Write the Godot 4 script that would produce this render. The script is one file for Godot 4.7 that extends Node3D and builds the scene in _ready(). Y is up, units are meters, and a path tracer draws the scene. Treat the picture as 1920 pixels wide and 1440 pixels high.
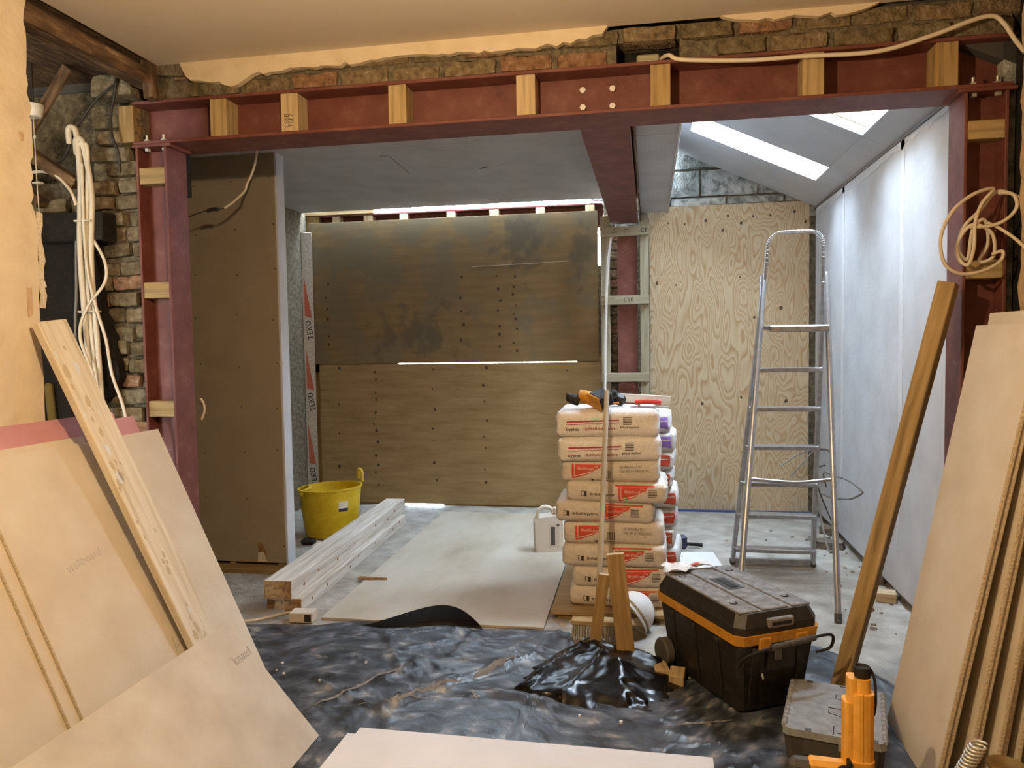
extends Node3D
# A house being rebuilt: a red steel frame opens a lamp-lit room onto a daylit extension. Metres, y up; the camera stands over the origin.

var rng := RandomNumberGenerator.new()
var used := {}
var box_cache := {}
var tex_cache := {}
var M := {}

class MB:
	# collects triangles with normals and uv; clockwise is the front
	var v := PackedVector3Array()
	var n := PackedVector3Array()
	var t := PackedVector2Array()
	func tri(a: Vector3, b: Vector3, c: Vector3, ua := Vector2.ZERO, ub := Vector2.ZERO, uc := Vector2.ZERO) -> void:
		var m := (c - a).cross(b - a).normalized()
		v.append_array([a, b, c]); n.append_array([m, m, m]); t.append_array([ua, ub, uc])
	func smooth_tri(a: Vector3, b: Vector3, c: Vector3, na: Vector3, nb: Vector3, nc: Vector3, ua: Vector2, ub: Vector2, uc: Vector2) -> void:
		if (c - a).cross(b - a).dot(na + nb + nc) < 0.0:
			v.append_array([a, c, b]); n.append_array([na, nc, nb]); t.append_array([ua, uc, ub])
		else:
			v.append_array([a, b, c]); n.append_array([na, nb, nc]); t.append_array([ua, ub, uc])
	func out_tri(a: Vector3, b: Vector3, c: Vector3, from: Vector3, ua := Vector2.ZERO, ub := Vector2.ZERO, uc := Vector2.ZERO) -> void:
		if (c - a).cross(b - a).dot((a + b + c) / 3.0 - from) < 0.0:
			tri(a, c, b, ua, uc, ub)
		else:
			tri(a, b, c, ua, ub, uc)
	func quad(a: Vector3, b: Vector3, c: Vector3, d: Vector3, w := 1.0, h := 1.0) -> void:
		tri(a, b, c, Vector2(0, 0), Vector2(w, 0), Vector2(w, h)); tri(a, c, d, Vector2(0, 0), Vector2(w, h), Vector2(0, h))
	static func flat_uv(p: Vector3, m: Vector3, l: int) -> Vector2:
		var k := m.abs().max_axis_index()
		if k == l:
			return Vector2(p[(l + 1) % 3], p[(l + 2) % 3] * 0.25)
		var o := 3 - k - l
		return Vector2(p[o] + p[k], p[l])
	# chamfered box of size s centred on x's origin; uv in metres, v along the longest side
	func box(x: Transform3D, s: Vector3, b := 0.003, long := -1) -> void:
		var h := s / 2.0
		b = minf(b, minf(h.x, minf(h.y, h.z)) * 0.9)
		var l: int = long if long >= 0 else s.max_axis_index()
		var c := x.origin
		var g := func(sx: float, sy: float, sz: float, k: int) -> Vector3:
			var p := Vector3(sx * (h.x - (0.0 if k == 0 else b)), sy * (h.y - (0.0 if k == 1 else b)), sz * (h.z - (0.0 if k == 2 else b)))
			return p
		var put := func(q: Array) -> void:
			var m: Vector3 = ((q[2] - q[0]) as Vector3).cross(q[1] - q[0])
			for i in range(1, q.size() - 1):
				out_tri(x * (q[0] as Vector3), x * (q[i] as Vector3), x * (q[i + 1] as Vector3), c, flat_uv(q[0], m, l), flat_uv(q[i], m, l), flat_uv(q[i + 1], m, l))
		for k in 3:
			var i := (k + 1) % 3
			var j := (k + 2) % 3
			for s1 in [-1.0, 1.0]:
				var q := []
				for ij in [[-1.0, -1.0], [1.0, -1.0], [1.0, 1.0], [-1.0, 1.0]]:
					var d := Vector3.ZERO
					d[k] = s1; d[i] = ij[0]; d[j] = ij[1]
					q.append(g.call(d.x, d.y, d.z, k))
				put.call(q)
				if b > 0.0:
					for s2 in [-1.0, 1.0]:
						var e := Vector3.ZERO
						e[i] = s1; e[j] = s2
						var e1 := e; e1[k] = -1.0
						var e2 := e; e2[k] = 1.0
						put.call([g.call(e1.x, e1.y, e1.z, i), g.call(e2.x, e2.y, e2.z, i), g.call(e2.x, e2.y, e2.z, j), g.call(e1.x, e1.y, e1.z, j)])
		if b > 0.0:
			for sx in [-1.0, 1.0]:
				for sy in [-1.0, 1.0]:
					for sz in [-1.0, 1.0]:
						put.call([g.call(sx, sy, sz, 0), g.call(sx, sy, sz, 1), g.call(sx, sy, sz, 2)])
	# round tube through points
	func tube(ps: Array, r: float, sides := 8, caps := true, r_end := -1.0) -> void:
		var m := ps.size()
		var up := Vector3.UP
		var rings := []
		var along := 0.0
		for i in m:
			var a: Vector3 = ps[maxi(i - 1, 0)]
			var b: Vector3 = ps[mini(i + 1, m - 1)]
			var d := (b - a).normalized()
			if absf(d.dot(up)) > 0.95:
				up = Vector3.RIGHT if absf(d.x) < 0.8 else Vector3.BACK
			var s := d.cross(up).normalized()
			up = s.cross(d).normalized()
			var rr := r if r_end < 0.0 else lerpf(r, r_end, float(i) / (m - 1))
			if i > 0:
				along += (ps[i] as Vector3).distance_to(ps[i - 1])
			var ring := []
			for k in sides + 1:
				var w := TAU * k / sides
				var o := s * cos(w) + up * sin(w)
				ring.append([(ps[i] as Vector3) + o * rr, o, Vector2(float(k) / sides * TAU * r, along)])
			rings.append(ring)
		for i in m - 1:
			for k in sides:
				var a: Array = rings[i][k]
				var b: Array = rings[i][k + 1]
				var c: Array = rings[i + 1][k + 1]
				var d: Array = rings[i + 1][k]
				smooth_tri(a[0], b[0], c[0], a[1], b[1], c[1], a[2], b[2], c[2])
				smooth_tri(a[0], c[0], d[0], a[1], c[1], d[1], a[2], c[2], d[2])
		if caps:
			for i in [0, m - 1]:
				for k in sides:
					out_tri(ps[i], rings[i][k][0], rings[i][k + 1][0], ps[1] if i == 0 else ps[m - 2])
	# turned shape: profile of (radius, height), flat shaded across and smooth around
	func lathe(x: Transform3D, prof: Array, seg := 24) -> void:
		for i in prof.size() - 1:
			var p: Vector2 = prof[i]
			var q: Vector2 = prof[i + 1]
			var d := Vector2(q.y - p.y, p.x - q.x).normalized()
			if p.distance_to(q) < 1e-6:
				continue
			for k in seg:
				var w0 := TAU * k / seg
				var w1 := TAU * (k + 1) / seg
				var f := func(r: Vector2, w: float) -> Vector3: return x * Vector3(r.x * cos(w), r.y, r.x * sin(w))
				var nn := func(w: float) -> Vector3: return (x.basis * Vector3(d.x * cos(w), d.y, d.x * sin(w))).normalized()
				var u0 := Vector2(w0, p.y)
				smooth_tri(f.call(p, w0), f.call(p, w1), f.call(q, w1), nn.call(w0), nn.call(w1), nn.call(w1), u0, Vector2(w1, p.y), Vector2(w1, q.y))
				smooth_tri(f.call(p, w0), f.call(q, w1), f.call(q, w0), nn.call(w0), nn.call(w1), nn.call(w0), u0, Vector2(w1, q.y), Vector2(w0, q.y))
	# flat outline (in x's x/y plane) with thickness d along its z, from -d to 0
	func slab(x: Transform3D, poly: PackedVector2Array, d: float) -> void:
		if Geometry2D.is_polygon_clockwise(poly):
			poly = poly.duplicate(); poly.reverse()
		var idx := Geometry2D.triangulate_polygon(poly)
		var mid := x * Vector3(0, 0, -d / 2.0)
		var nz := x.basis.z.normalized()
		for i in range(0, idx.size(), 3):
			var a := poly[idx[i]]
			var b := poly[idx[i + 1]]
			var c := poly[idx[i + 2]]
			for z in [0.0, -d]:
				var pa := x * Vector3(a.x, a.y, z)
				var pb := x * Vector3(b.x, b.y, z)
				var pc := x * Vector3(c.x, c.y, z)
				var o := nz if z == 0.0 else -nz
				smooth_tri(pa, pb, pc, o, o, o, a, b, c)
		for i in poly.size():
			var a := poly[i]
			var b := poly[(i + 1) % poly.size()]
			var o := x.basis * Vector3(b.y - a.y, a.x - b.x, 0).normalized()
			o = o.normalized()
			var p := [x * Vector3(a.x, a.y, 0), x * Vector3(b.x, b.y, 0), x * Vector3(b.x, b.y, -d), x * Vector3(a.x, a.y, -d)]
			var l := a.distance_to(b)
			smooth_tri(p[0], p[1], p[2], o, o, o, Vector2(0, 0), Vector2(l, 0), Vector2(l, d))
			smooth_tri(p[0], p[2], p[3], o, o, o, Vector2(0, 0), Vector2(l, d), Vector2(0, d))
	# smooth surface f(u, v), u and v in 0..1
	func sheet(f: Callable, nu: int, nv: int, us := 1.0, vs := 1.0, flat := false) -> void:
		var p := []
		for i in nu + 1:
			var row := []
			for j in nv + 1:
				row.append(f.call(float(i) / nu, float(j) / nv))
			p.append(row)
		var nn := func(i: int, j: int) -> Vector3:
			var a: Vector3 = p[mini(i + 1, nu)][j] - p[maxi(i - 1, 0)][j]
			var b: Vector3 = p[i][mini(j + 1, nv)] - p[i][maxi(j - 1, 0)]
			return b.cross(a).normalized()
		for i in nu:
			for j in nv:
				var a: Vector3 = p[i][j]
				var b: Vector3 = p[i + 1][j]
				var c: Vector3 = p[i + 1][j + 1]
				var d: Vector3 = p[i][j + 1]
				var ua := Vector2(us * i / nu, vs * j / nv)
				var uc := Vector2(us * (i + 1) / nu, vs * (j + 1) / nv)
				var ub := Vector2(uc.x, ua.y)
				var ud := Vector2(ua.x, uc.y)
				if flat:
					tri(a, b, c, ua, ub, uc); tri(a, c, d, ua, uc, ud)
				else:
					var na: Vector3 = nn.call(i, j)
					var nb: Vector3 = nn.call(i + 1, j)
					var nc: Vector3 = nn.call(i + 1, j + 1)
					var nd: Vector3 = nn.call(i, j + 1)
					smooth_tri(a, b, c, na, nb, nc, ua, ub, uc)
					smooth_tri(a, c, d, na, nc, nd, ua, uc, ud)
	func mesh() -> ArrayMesh:
		var a := []
		a.resize(Mesh.ARRAY_MAX)
		a[Mesh.ARRAY_VERTEX] = v; a[Mesh.ARRAY_NORMAL] = n; a[Mesh.ARRAY_TEX_UV] = t
		var m := ArrayMesh.new()
		m.add_surface_from_arrays(Mesh.PRIMITIVE_TRIANGLES, a)
		return m

# ---------------------------------------------------------------- naming and placing
func numbered(called: String) -> String:
	if not used.has(called):
		used[called] = 0
		return called
	used[called] += 1
	return "%s_%03d" % [called, used[called]]

func part(parent: Node, called: String, mesh: Mesh, m: Material, x := Transform3D.IDENTITY) -> MeshInstance3D:
	var o := MeshInstance3D.new()
	o.name = called
	o.mesh = mesh
	o.material_override = m
	o.transform = x
	parent.add_child(o, true)
	return o

func tag(o: Node, label: String, category: String, group := "") -> void:
	o.set_meta("label", label)
	o.set_meta("category", category)
	if group:
		o.set_meta("group", group)

func thing(called: String, label: String, category: String, at := Transform3D.IDENTITY, group := "") -> Node3D:
	var o := Node3D.new()
	o.name = numbered(called)
	add_child(o)
	o.transform = at
	tag(o, label, category, group)
	return o

func solo(called: String, mesh: Mesh, m: Material, label: String, category: String, at := Transform3D.IDENTITY, group := "") -> MeshInstance3D:
	var o := part(self, numbered(called), mesh, m, at)
	tag(o, label, category, group)
	return o

func struct(called: String, mesh: Mesh, m: Material, at := Transform3D.IDENTITY) -> MeshInstance3D:
	var o := part(self, called, mesh, m, at)
	o.set_meta("kind", "structure")
	return o

func struct_node(called: String) -> Node3D:
	var o := Node3D.new()
	o.name = called
	add_child(o)
	o.set_meta("kind", "structure")
	return o

func at(x: float, y: float, z: float) -> Transform3D:
	return Transform3D(Basis.IDENTITY, Vector3(x, y, z))

func turned(x: float, y: float, z: float, yaw: float, pitch := 0.0, roll := 0.0) -> Transform3D:
	return Transform3D(Basis.from_euler(Vector3(deg_to_rad(pitch), deg_to_rad(yaw), deg_to_rad(roll))), Vector3(x, y, z))

# frame whose y runs from a to b, origin half way
func along(a: Vector3, b: Vector3, spin := 0.0, side := Vector3.RIGHT) -> Transform3D:
	var y := (b - a).normalized()
	var z := side.cross(y).normalized()
	var x := y.cross(z).normalized()
	return Transform3D(Basis(x, y, z).rotated(y, deg_to_rad(spin)), (a + b) / 2.0)

func bm(s: Vector3, b := 0.003, long := -1) -> ArrayMesh:
	var key := [s, b, long]
	if not box_cache.has(key):
		var k := MB.new()
		k.box(Transform3D.IDENTITY, s, b, long)
		box_cache[key] = k.mesh()
	return box_cache[key]

func span(x0: float, x1: float, y0: float, y1: float, z0: float, z1: float, b := 0.0, long := -1) -> Array:
	var s := Vector3(absf(x1 - x0), absf(y1 - y0), absf(z1 - z0))
	return [bm(s, b, long), at((x0 + x1) / 2.0, (y0 + y1) / 2.0, (z0 + z1) / 2.0)]

func spline(ps: Array, per := 8) -> Array:
	var out := []
	for i in ps.size() - 1:
		var p0: Vector3 = ps[maxi(i - 1, 0)]
		var p1: Vector3 = ps[i]
		var p2: Vector3 = ps[i + 1]
		var p3: Vector3 = ps[mini(i + 2, ps.size() - 1)]
		for k in per:
			out.append(p1.cubic_interpolate(p2, p0, p3, float(k) / per))
	out.append(ps[-1])
	return out

func tubed(ps: Array, r: float, sides := 7, per := 8) -> ArrayMesh:
	var k := MB.new()
	k.tube(spline(ps, per), r, sides)
	return k.mesh()

# ---------------------------------------------------------------- textures and materials
func noise_tex(kind: int, freq: float, oct: int, ramp: Array, seed_ := 1, warp := 0.0, size := 512, normal := 0.0) -> NoiseTexture2D:
	var key := [kind, freq, oct, ramp, seed_, warp, size, normal]
	if tex_cache.has(key):
		return tex_cache[key]
	var f := FastNoiseLite.new()
	f.noise_type = kind
	f.frequency = freq
	f.seed = seed_
	f.fractal_octaves = oct
	f.fractal_type = FastNoiseLite.FRACTAL_FBM if oct > 1 else FastNoiseLite.FRACTAL_NONE
	if warp > 0.0:
		f.domain_warp_enabled = true
		f.domain_warp_amplitude = warp
		f.domain_warp_frequency = freq * 2.0
	var t := NoiseTexture2D.new()
	t.width = size; t.height = size
	t.seamless = true
	t.noise = f
	if normal > 0.0:
		t.as_normal_map = true
		t.bump_strength = normal
	elif ramp:
		var g := Gradient.new()
		var offs := PackedFloat32Array()
		var cols := PackedColorArray()
		for r in ramp:
			offs.append(r[0]); cols.append(r[1])
		g.offsets = offs; g.colors = cols
		t.color_ramp = g
	tex_cache[key] = t
	return t

func hexc(h: String) -> Color:
	return Color.html(h)

func plain(c: Color, rough := 0.8, metal := 0.0) -> StandardMaterial3D:
	var m := StandardMaterial3D.new()
	m.albedo_color = c
	m.roughness = rough
	m.metallic = metal
	return m

# noise-coloured material; world: triplanar in world metres, else triplanar in the thing's own metres; uvs: use the uv instead
func noisy(ramp: Array, freq: float, oct: int, scale: Vector3, rough := 0.85, mode := "local", bump := 0.0, seed_ := 1, warp := 0.0, bump_freq := 0.05) -> StandardMaterial3D:
	var m := StandardMaterial3D.new()
	m.albedo_texture = noise_tex(FastNoiseLite.TYPE_SIMPLEX_SMOOTH, freq, oct, ramp, seed_, warp)
	m.roughness = rough
	m.uv1_scale = scale
	if mode != "uv":
		m.uv1_triplanar = true
		m.uv1_world_triplanar = mode == "world"
	if bump > 0.0:
		m.normal_enabled = true
		m.normal_texture = noise_tex(FastNoiseLite.TYPE_SIMPLEX_SMOOTH, bump_freq, 4, [], 7, 0.0, 512, 6.0)
		m.normal_scale = bump
	return m

# alternating light and dark bands over a noise: the growth figure of peeled softwood
func figure(a: Color, b: Color, bands: int, sharp := 0.5) -> Array:
	var out := []
	for i in bands:
		var o := float(i) / bands
		out.append([o, a]); out.append([o + sharp / bands, a.lerp(b, 0.35)]); out.append([o + 0.85 / bands, b])
	out.append([1.0, a])
	return out

func _ready() -> void:
	rng.seed = 7
	setup_view()
	materials()
	near_room()
	far_room()
	steel_frame()
	timber_packers()
	back_wall()
	left_recess()
	left_boards()
	right_boards()
	ground_sheet()
	bag_stack()
	step_ladder()
	tool_chest()
	organiser_case()
	nail_gun()
	yellow_tub()
	floor_timbers()
	small_things()
	cables()
	debris()

func setup_view() -> void:
	var cam := Camera3D.new()
	cam.name = "camera"
	cam.transform = Transform3D(Basis(Vector3(0.98447, -0.01618, -0.17479), Vector3(0.00659, 0.99844, -0.05531), Vector3(0.17542, 0.0533, 0.98305)).orthonormalized(), Vector3(0, 1.38, 0))
	cam.fov = 53.13
	cam.near = 0.05
	add_child(cam)
	cam.current = true
	var e := Environment.new()
	e.background_mode = Environment.BG_SKY
	var s := ProceduralSkyMaterial.new()   # an even white overcast
	s.sky_top_color = Color(0.84, 0.92, 1.0)
	s.sky_horizon_color = Color(0.84, 0.92, 1.0)
	s.ground_bottom_color = Color(0.45, 0.45, 0.43)
	s.ground_horizon_color = Color(0.6, 0.62, 0.62)
	s.sky_energy_multiplier = 1.0
	e.sky = Sky.new()
	e.sky.sky_material = s
	e.background_energy_multiplier = 76.0
	e.tonemap_mode = Environment.TONE_MAPPER_LINEAR
	e.tonemap_exposure = 1.0
	e.sdfgi_enabled = true
	e.ssao_enabled = true
	e.ssil_enabled = true
	var w := WorldEnvironment.new()
	w.name = "daylight"
	w.environment = e
	add_child(w)

func materials() -> void:
	var W := Vector3.ONE
	M.plaster = noisy([[0.0, hexc("cab89b")], [0.35, hexc("d5c5a9")], [0.7, hexc("dacbb0")], [1.0, hexc("dfd1b7")]], 0.012, 4, W * 0.9, 0.9, "world", 0.15, 3)
	M.plaster_raw = noisy([[0.0, hexc("a98f74")], [0.5, hexc("c2a583")], [1.0, hexc("d2ba98")]], 0.02, 4, W * 1.5, 0.95, "world", 0.4, 5)
	M.ceiling = noisy([[0.0, hexc("ccbfac")], [0.5, hexc("d0c4b2")], [1.0, hexc("d3c8b6")]], 0.004, 2, W * 0.4, 0.95, "world", 0.0, 9)
	M.concrete = noisy([[0.0, hexc("857f74")], [0.3, hexc("989287")], [0.55, hexc("a39e94")], [0.8, hexc("aeaaa1")], [1.0, hexc("c6c3bc")]], 0.012, 6, W * 0.7, 0.62, "world", 0.3, 11, 20.0)
	M.mortar = noisy([[0.0, hexc("4d4536")], [0.5, hexc("6c624f")], [1.0, hexc("8d836d")]], 0.02, 5, W * 2.0, 0.95, "world", 0.9, 13)
	M.brick = []
	for i in 5:
		var c: Color = [hexc("716146"), hexc("776449"), hexc("665940"), hexc("805e43"), hexc("6e624a")][i]
		M.brick.append(noisy([[0.0, c.darkened(0.4)], [0.4, c], [0.75, c.lightened(0.12)], [1.0, c.lightened(0.35)]], 0.02, 5, W * 2.2, 0.95, "world", 1.0, 20 + i))
	M.block = []
	for i in 3:
		var c: Color = [hexc("a0a199"), hexc("b4b4ac"), hexc("95978e")][i]
		M.block.append(noisy([[0.0, hexc("666b66")], [0.3, c.darkened(0.16)], [0.5, c], [0.7, c.lightened(0.15)], [1.0, hexc("c6c9c4")]], 0.014, 5, W * 1.6, 0.95, "world", 0.7, 30 + i))
	M.board_grey = noisy([[0.0, hexc("b3ac9f")], [0.45, hexc("bdb6aa")], [0.7, hexc("c1bbb0")], [1.0, hexc("c7c2b8")]], 0.01, 5, W * 0.9, 0.9, "local", 0.05, 41, 10.0)
	M.board_brown = noisy([[0.0, hexc("958975")], [0.5, hexc("998d79")], [1.0, hexc("9d917d")]], 0.01, 3, W * 0.9, 0.9, "world", 0.05, 42)
	M.board_ivory = noisy([[0.0, hexc("cabda8")], [0.5, hexc("d1c6b3")], [1.0, hexc("d7cebd")]], 0.008, 4, W * 0.8, 0.9, "local", 0.05, 43)
	M.board_white = noisy([[0.0, hexc("c3c5c9")], [0.5, hexc("ccced2")], [1.0, hexc("d4d6da")]], 0.008, 4, W * 0.7, 0.85, "world", 0.05, 44)
	M.board_pale = noisy([[0.0, hexc("d6d5d6")], [0.5, hexc("dcdbdd")], [1.0, hexc("e2e2e3")]], 0.008, 4, W * 0.8, 0.85, "local", 0.03, 45)
	M.board_pink = noisy([[0.0, hexc("b9848a")], [0.5, hexc("c48f95")], [1.0, hexc("cc9aa0")]], 0.008, 3, W * 0.8, 0.9, "local", 0.03, 46)
	M.gypsum = noisy([[0.0, hexc("b8a98e")], [0.5, hexc("d6cab2")], [1.0, hexc("e8dfcc")]], 0.04, 4, W * 4.0, 0.95, "local", 0.8, 47)
	M.filler = noisy([[0.0, hexc("d2d4d7")], [0.5, hexc("d9dbde")], [1.0, hexc("e0e2e4")]], 0.02, 3, W * 2.0, 0.8, "world", 0.05, 48)
	M.steel = noisy([[0.0, hexc("5a2f28")], [0.35, hexc("6a3931")], [0.7, hexc("714138")], [0.92, hexc("7c4f46")], [1.0, hexc("9c7f75")]], 0.012, 5, W * 1.1, 0.6, "local", 0.08, 51, 15.0)
	M.zinc = plain(hexc("d9d8d2"), 0.42, 0.75)
	M.pine = []
	for i in 4:
		var c: Color = [hexc("ae966a"), hexc("a4895b"), hexc("bda681"), hexc("93774a")][i]
		M.pine.append(noisy([[0.0, c.darkened(0.28)], [0.3, c.darkened(0.08)], [0.55, c], [0.8, c.lightened(0.1)], [1.0, c.lightened(0.22)]], 0.012, 4, Vector3(5.0, 0.35, 1.0), 0.8, "uv", 0.15, 60 + i, 18.0))
	M.pine_grey = noisy([[0.0, hexc("97907f")], [0.3, hexc("aea795")], [0.6, hexc("bbb4a3")], [1.0, hexc("cdc8ba")]], 0.012, 4, Vector3(5.0, 0.3, 1.0), 0.85, "uv", 0.15, 66, 18.0)
	M.pine_green = noisy([[0.0, hexc("87806a")], [0.4, hexc("9a937b")], [1.0, hexc("b3ac95")]], 0.012, 4, Vector3(5.0, 0.3, 1.0), 0.85, "uv", 0.15, 67, 18.0)
	M.pine_dusty = noisy([[0.0, hexc("a2988a")], [0.3, hexc("c3bbae")], [0.6, hexc("d1cabf")], [1.0, hexc("e2ddd6")]], 0.012, 4, Vector3(4.0, 0.25, 1.0), 0.85, "uv", 0.15, 68, 18.0)
	M.plank = noisy([[0.0, hexc("bcae93")], [0.3, hexc("d2c7b0")], [0.6, hexc("dcd3c0")], [1.0, hexc("e5dfd2")]], 0.012, 4, Vector3(4.0, 0.25, 1.0), 0.85, "uv", 0.15, 76, 18.0)
	M.splash = plain(hexc("bfae8e"), 0.95)
	M.end_grain = noisy([[0.0, hexc("6b4c2b")], [0.5, hexc("8a673f")], [1.0, hexc("a58455")]], 0.02, 4, W * 3.0, 0.9, "local", 0.3, 69)
	M.old_timber = noisy([[0.0, hexc("3a2b1c")], [0.4, hexc("5c4530")], [0.7, hexc("765c42")], [1.0, hexc("a08a6c")]], 0.015, 5, Vector3(3.0, 0.6, 1.0), 0.9, "uv", 0.5, 70, 18.0)
	M.dark_timber = noisy([[0.0, hexc("1d1712")], [0.5, hexc("2e251c")], [1.0, hexc("4a3d2e")]], 0.015, 5, Vector3(3.0, 0.6, 1.0), 0.9, "uv", 0.5, 71, 18.0)
	M.bitumen_and_shade = noisy([[0.0, hexc("0e0b08")], [0.6, hexc("16110d")], [0.9, hexc("201a14")], [1.0, hexc("4a4030")]], 0.02, 5, W * 1.4, 0.92, "world", 0.4, 72)  # black of the painted panel, also put where voids and gaps lie in shade
	M.ply_new = ply_new()
	M.ply_old = noisy([[0.0, hexc("846c47")], [0.25, hexc("90774f")], [0.5, hexc("977e56")], [0.75, hexc("9c835b")], [1.0, hexc("a68e67")]], 0.012, 5, Vector3(0.35, 2.2, 1.0), 0.85, "uv", 0.1, 74, 25.0)
	M.ply_mould = ply_mould()
	M.ply_floor = noisy([[0.0, hexc("a0957f")], [0.3, hexc("b2a794")], [0.6, hexc("bbb2a1")], [1.0, hexc("c6beb0")]], 0.006, 5, Vector3(0.7, 0.35, 1.0), 0.7, "uv", 0.02, 75, 25.0)
	M.black_sheet = sheet_material()
	M.black_bag = plain(hexc("0d0c0c"), 0.26)
	M.alu = noisy([[0.0, hexc("a3a5a8")], [0.5, hexc("b8babd")], [1.0, hexc("c8cacc")]], 0.02, 4, W * 2.0, 0.36, "local", 0.05, 81)
	M.alu.metallic = 0.9
	M.black_plastic = noisy([[0.0, hexc("16130f")], [0.6, hexc("211d19")], [0.85, hexc("2f2a25")], [1.0, hexc("6a635a")]], 0.02, 6, W * 2.0, 0.5, "local", 0.15, 82, 10.0)
	M.dusty_lid = noisy([[0.0, hexc("56514d")], [0.4, hexc("716d6a")], [0.7, hexc("817e7b")], [1.0, hexc("9c9996")]], 0.015, 5, W * 2.5, 0.6, "local", 0.15, 83, 15.0)
	M.chest_yellow = noisy([[0.0, hexc("a8721a")], [0.5, hexc("c4871f")], [1.0, hexc("cf9630")]], 0.02, 4, W * 2.0, 0.55, "local", 0.05, 84)
	M.tub_yellow = noisy([[0.0, hexc("bb9a14")], [0.5, hexc("d0b01c")], [0.85, hexc("d8bb30")], [1.0, hexc("dccb7c")]], 0.012, 5, W * 2.0, 0.5, "local", 0.05, 85, 10.0)
	M.gun_orange = noisy([[0.0, hexc("e2a238")], [0.5, hexc("eeb046")], [1.0, hexc("f2b956")]], 0.02, 4, W * 2.0, 0.5, "local", 0.05, 86)
	M.rubber = plain(hexc("1a1817"), 0.75)
	M.case_grey = noisy([[0.0, hexc("75797d")], [0.5, hexc("868a8e")], [1.0, hexc("969a9d")]], 0.02, 4, W * 2.0, 0.55, "local", 0.05, 87)
	M.case_dark = plain(hexc("4a4743"), 0.6)
	M.cable_white = plain(hexc("d8cdb8"), 0.55)
	M.cable_grey = plain(hexc("77716a"), 0.55)
	M.cable_dark = plain(hexc("2d2824"), 0.6)
	M.white_plastic = plain(hexc("e6e3dd"), 0.4)
	M.jerry = plain(hexc("d9d2c5"), 0.45)
	M.paper_bag = noisy([[0.0, hexc("c3b8a8")], [0.5, hexc("cfc6b8")], [1.0, hexc("d9d2c7")]], 0.02, 4, W * 3.0, 0.7, "local", 0.35, 90, 12.0)
	M.film_bag = noisy([[0.0, hexc("d5cfc8")], [0.5, hexc("e2ded9")], [1.0, hexc("edebe8")]], 0.03, 4, W * 3.0, 0.4, "local", 0.5, 91, 12.0)
	M.print_red = plain(hexc("c8482c"), 0.65)
	M.print_black = plain(hexc("3a332c"), 0.7)
	M.print_crimson = plain(hexc("a1324a"), 0.6)
	M.print_brown = plain(hexc("9a4a30"), 0.7)
	M.print_white = plain(hexc("e9dccd"), 0.7)
	M.print_grey = plain(hexc("b5ada1"), 0.9)
	M.dust = noisy([[0.0, hexc("5d5e60")], [0.5, hexc("7c7b79")], [1.0, hexc("a19d95")]], 0.03, 4, W * 3.0, 0.9, "world", 0.2, 98)
	M.board_cool = noisy([[0.0, hexc("cdd2da")], [0.5, hexc("d3d7df")], [1.0, hexc("d8dce4")]], 0.008, 3, W * 0.8, 0.85, "local", 0.0, 49)
	M.print_mark = plain(hexc("9d958a"), 0.9)
	M.print_purple = plain(hexc("9a78c9"), 0.6)
	M.glass = plain(Color(1, 1, 1, 0.05), 0.02)
	M.glass.transparency = BaseMaterial3D.TRANSPARENCY_ALPHA
	M.roof = plain(hexc("4c4a48"), 0.9)
	M.foil = noisy([[0.0, hexc("8c8880")], [0.5, hexc("a09b92")], [1.0, hexc("b5b0a6")]], 0.03, 3, W * 3.0, 0.45, "local", 0.3, 95)
	M.foil.metallic = 0.4
	M.old_foam = plain(hexc("6b5a2c"), 0.95)
	M.copper = plain(hexc("8f6a2c"), 0.4, 0.8)
	M.dirt = noisy([[0.0, hexc("4b3f31")], [0.5, hexc("74675a")], [1.0, hexc("a0968a")]], 0.03, 4, W * 4.0, 0.95, "world", 0.8, 97)

# sheet of softwood ply with the wild contour figure of peeled veneer
func ply_new() -> StandardMaterial3D:
	var m := StandardMaterial3D.new()
	m.albedo_texture = noise_tex(FastNoiseLite.TYPE_SIMPLEX_SMOOTH, 0.0052, 2, figure(hexc("cab898"), hexc("ab8c66"), 10, 0.5), 101, 14.0, 1024)
	m.uv1_scale = Vector3(0.85, 0.24, 1.0)
	m.roughness = 0.8
	return m

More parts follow.
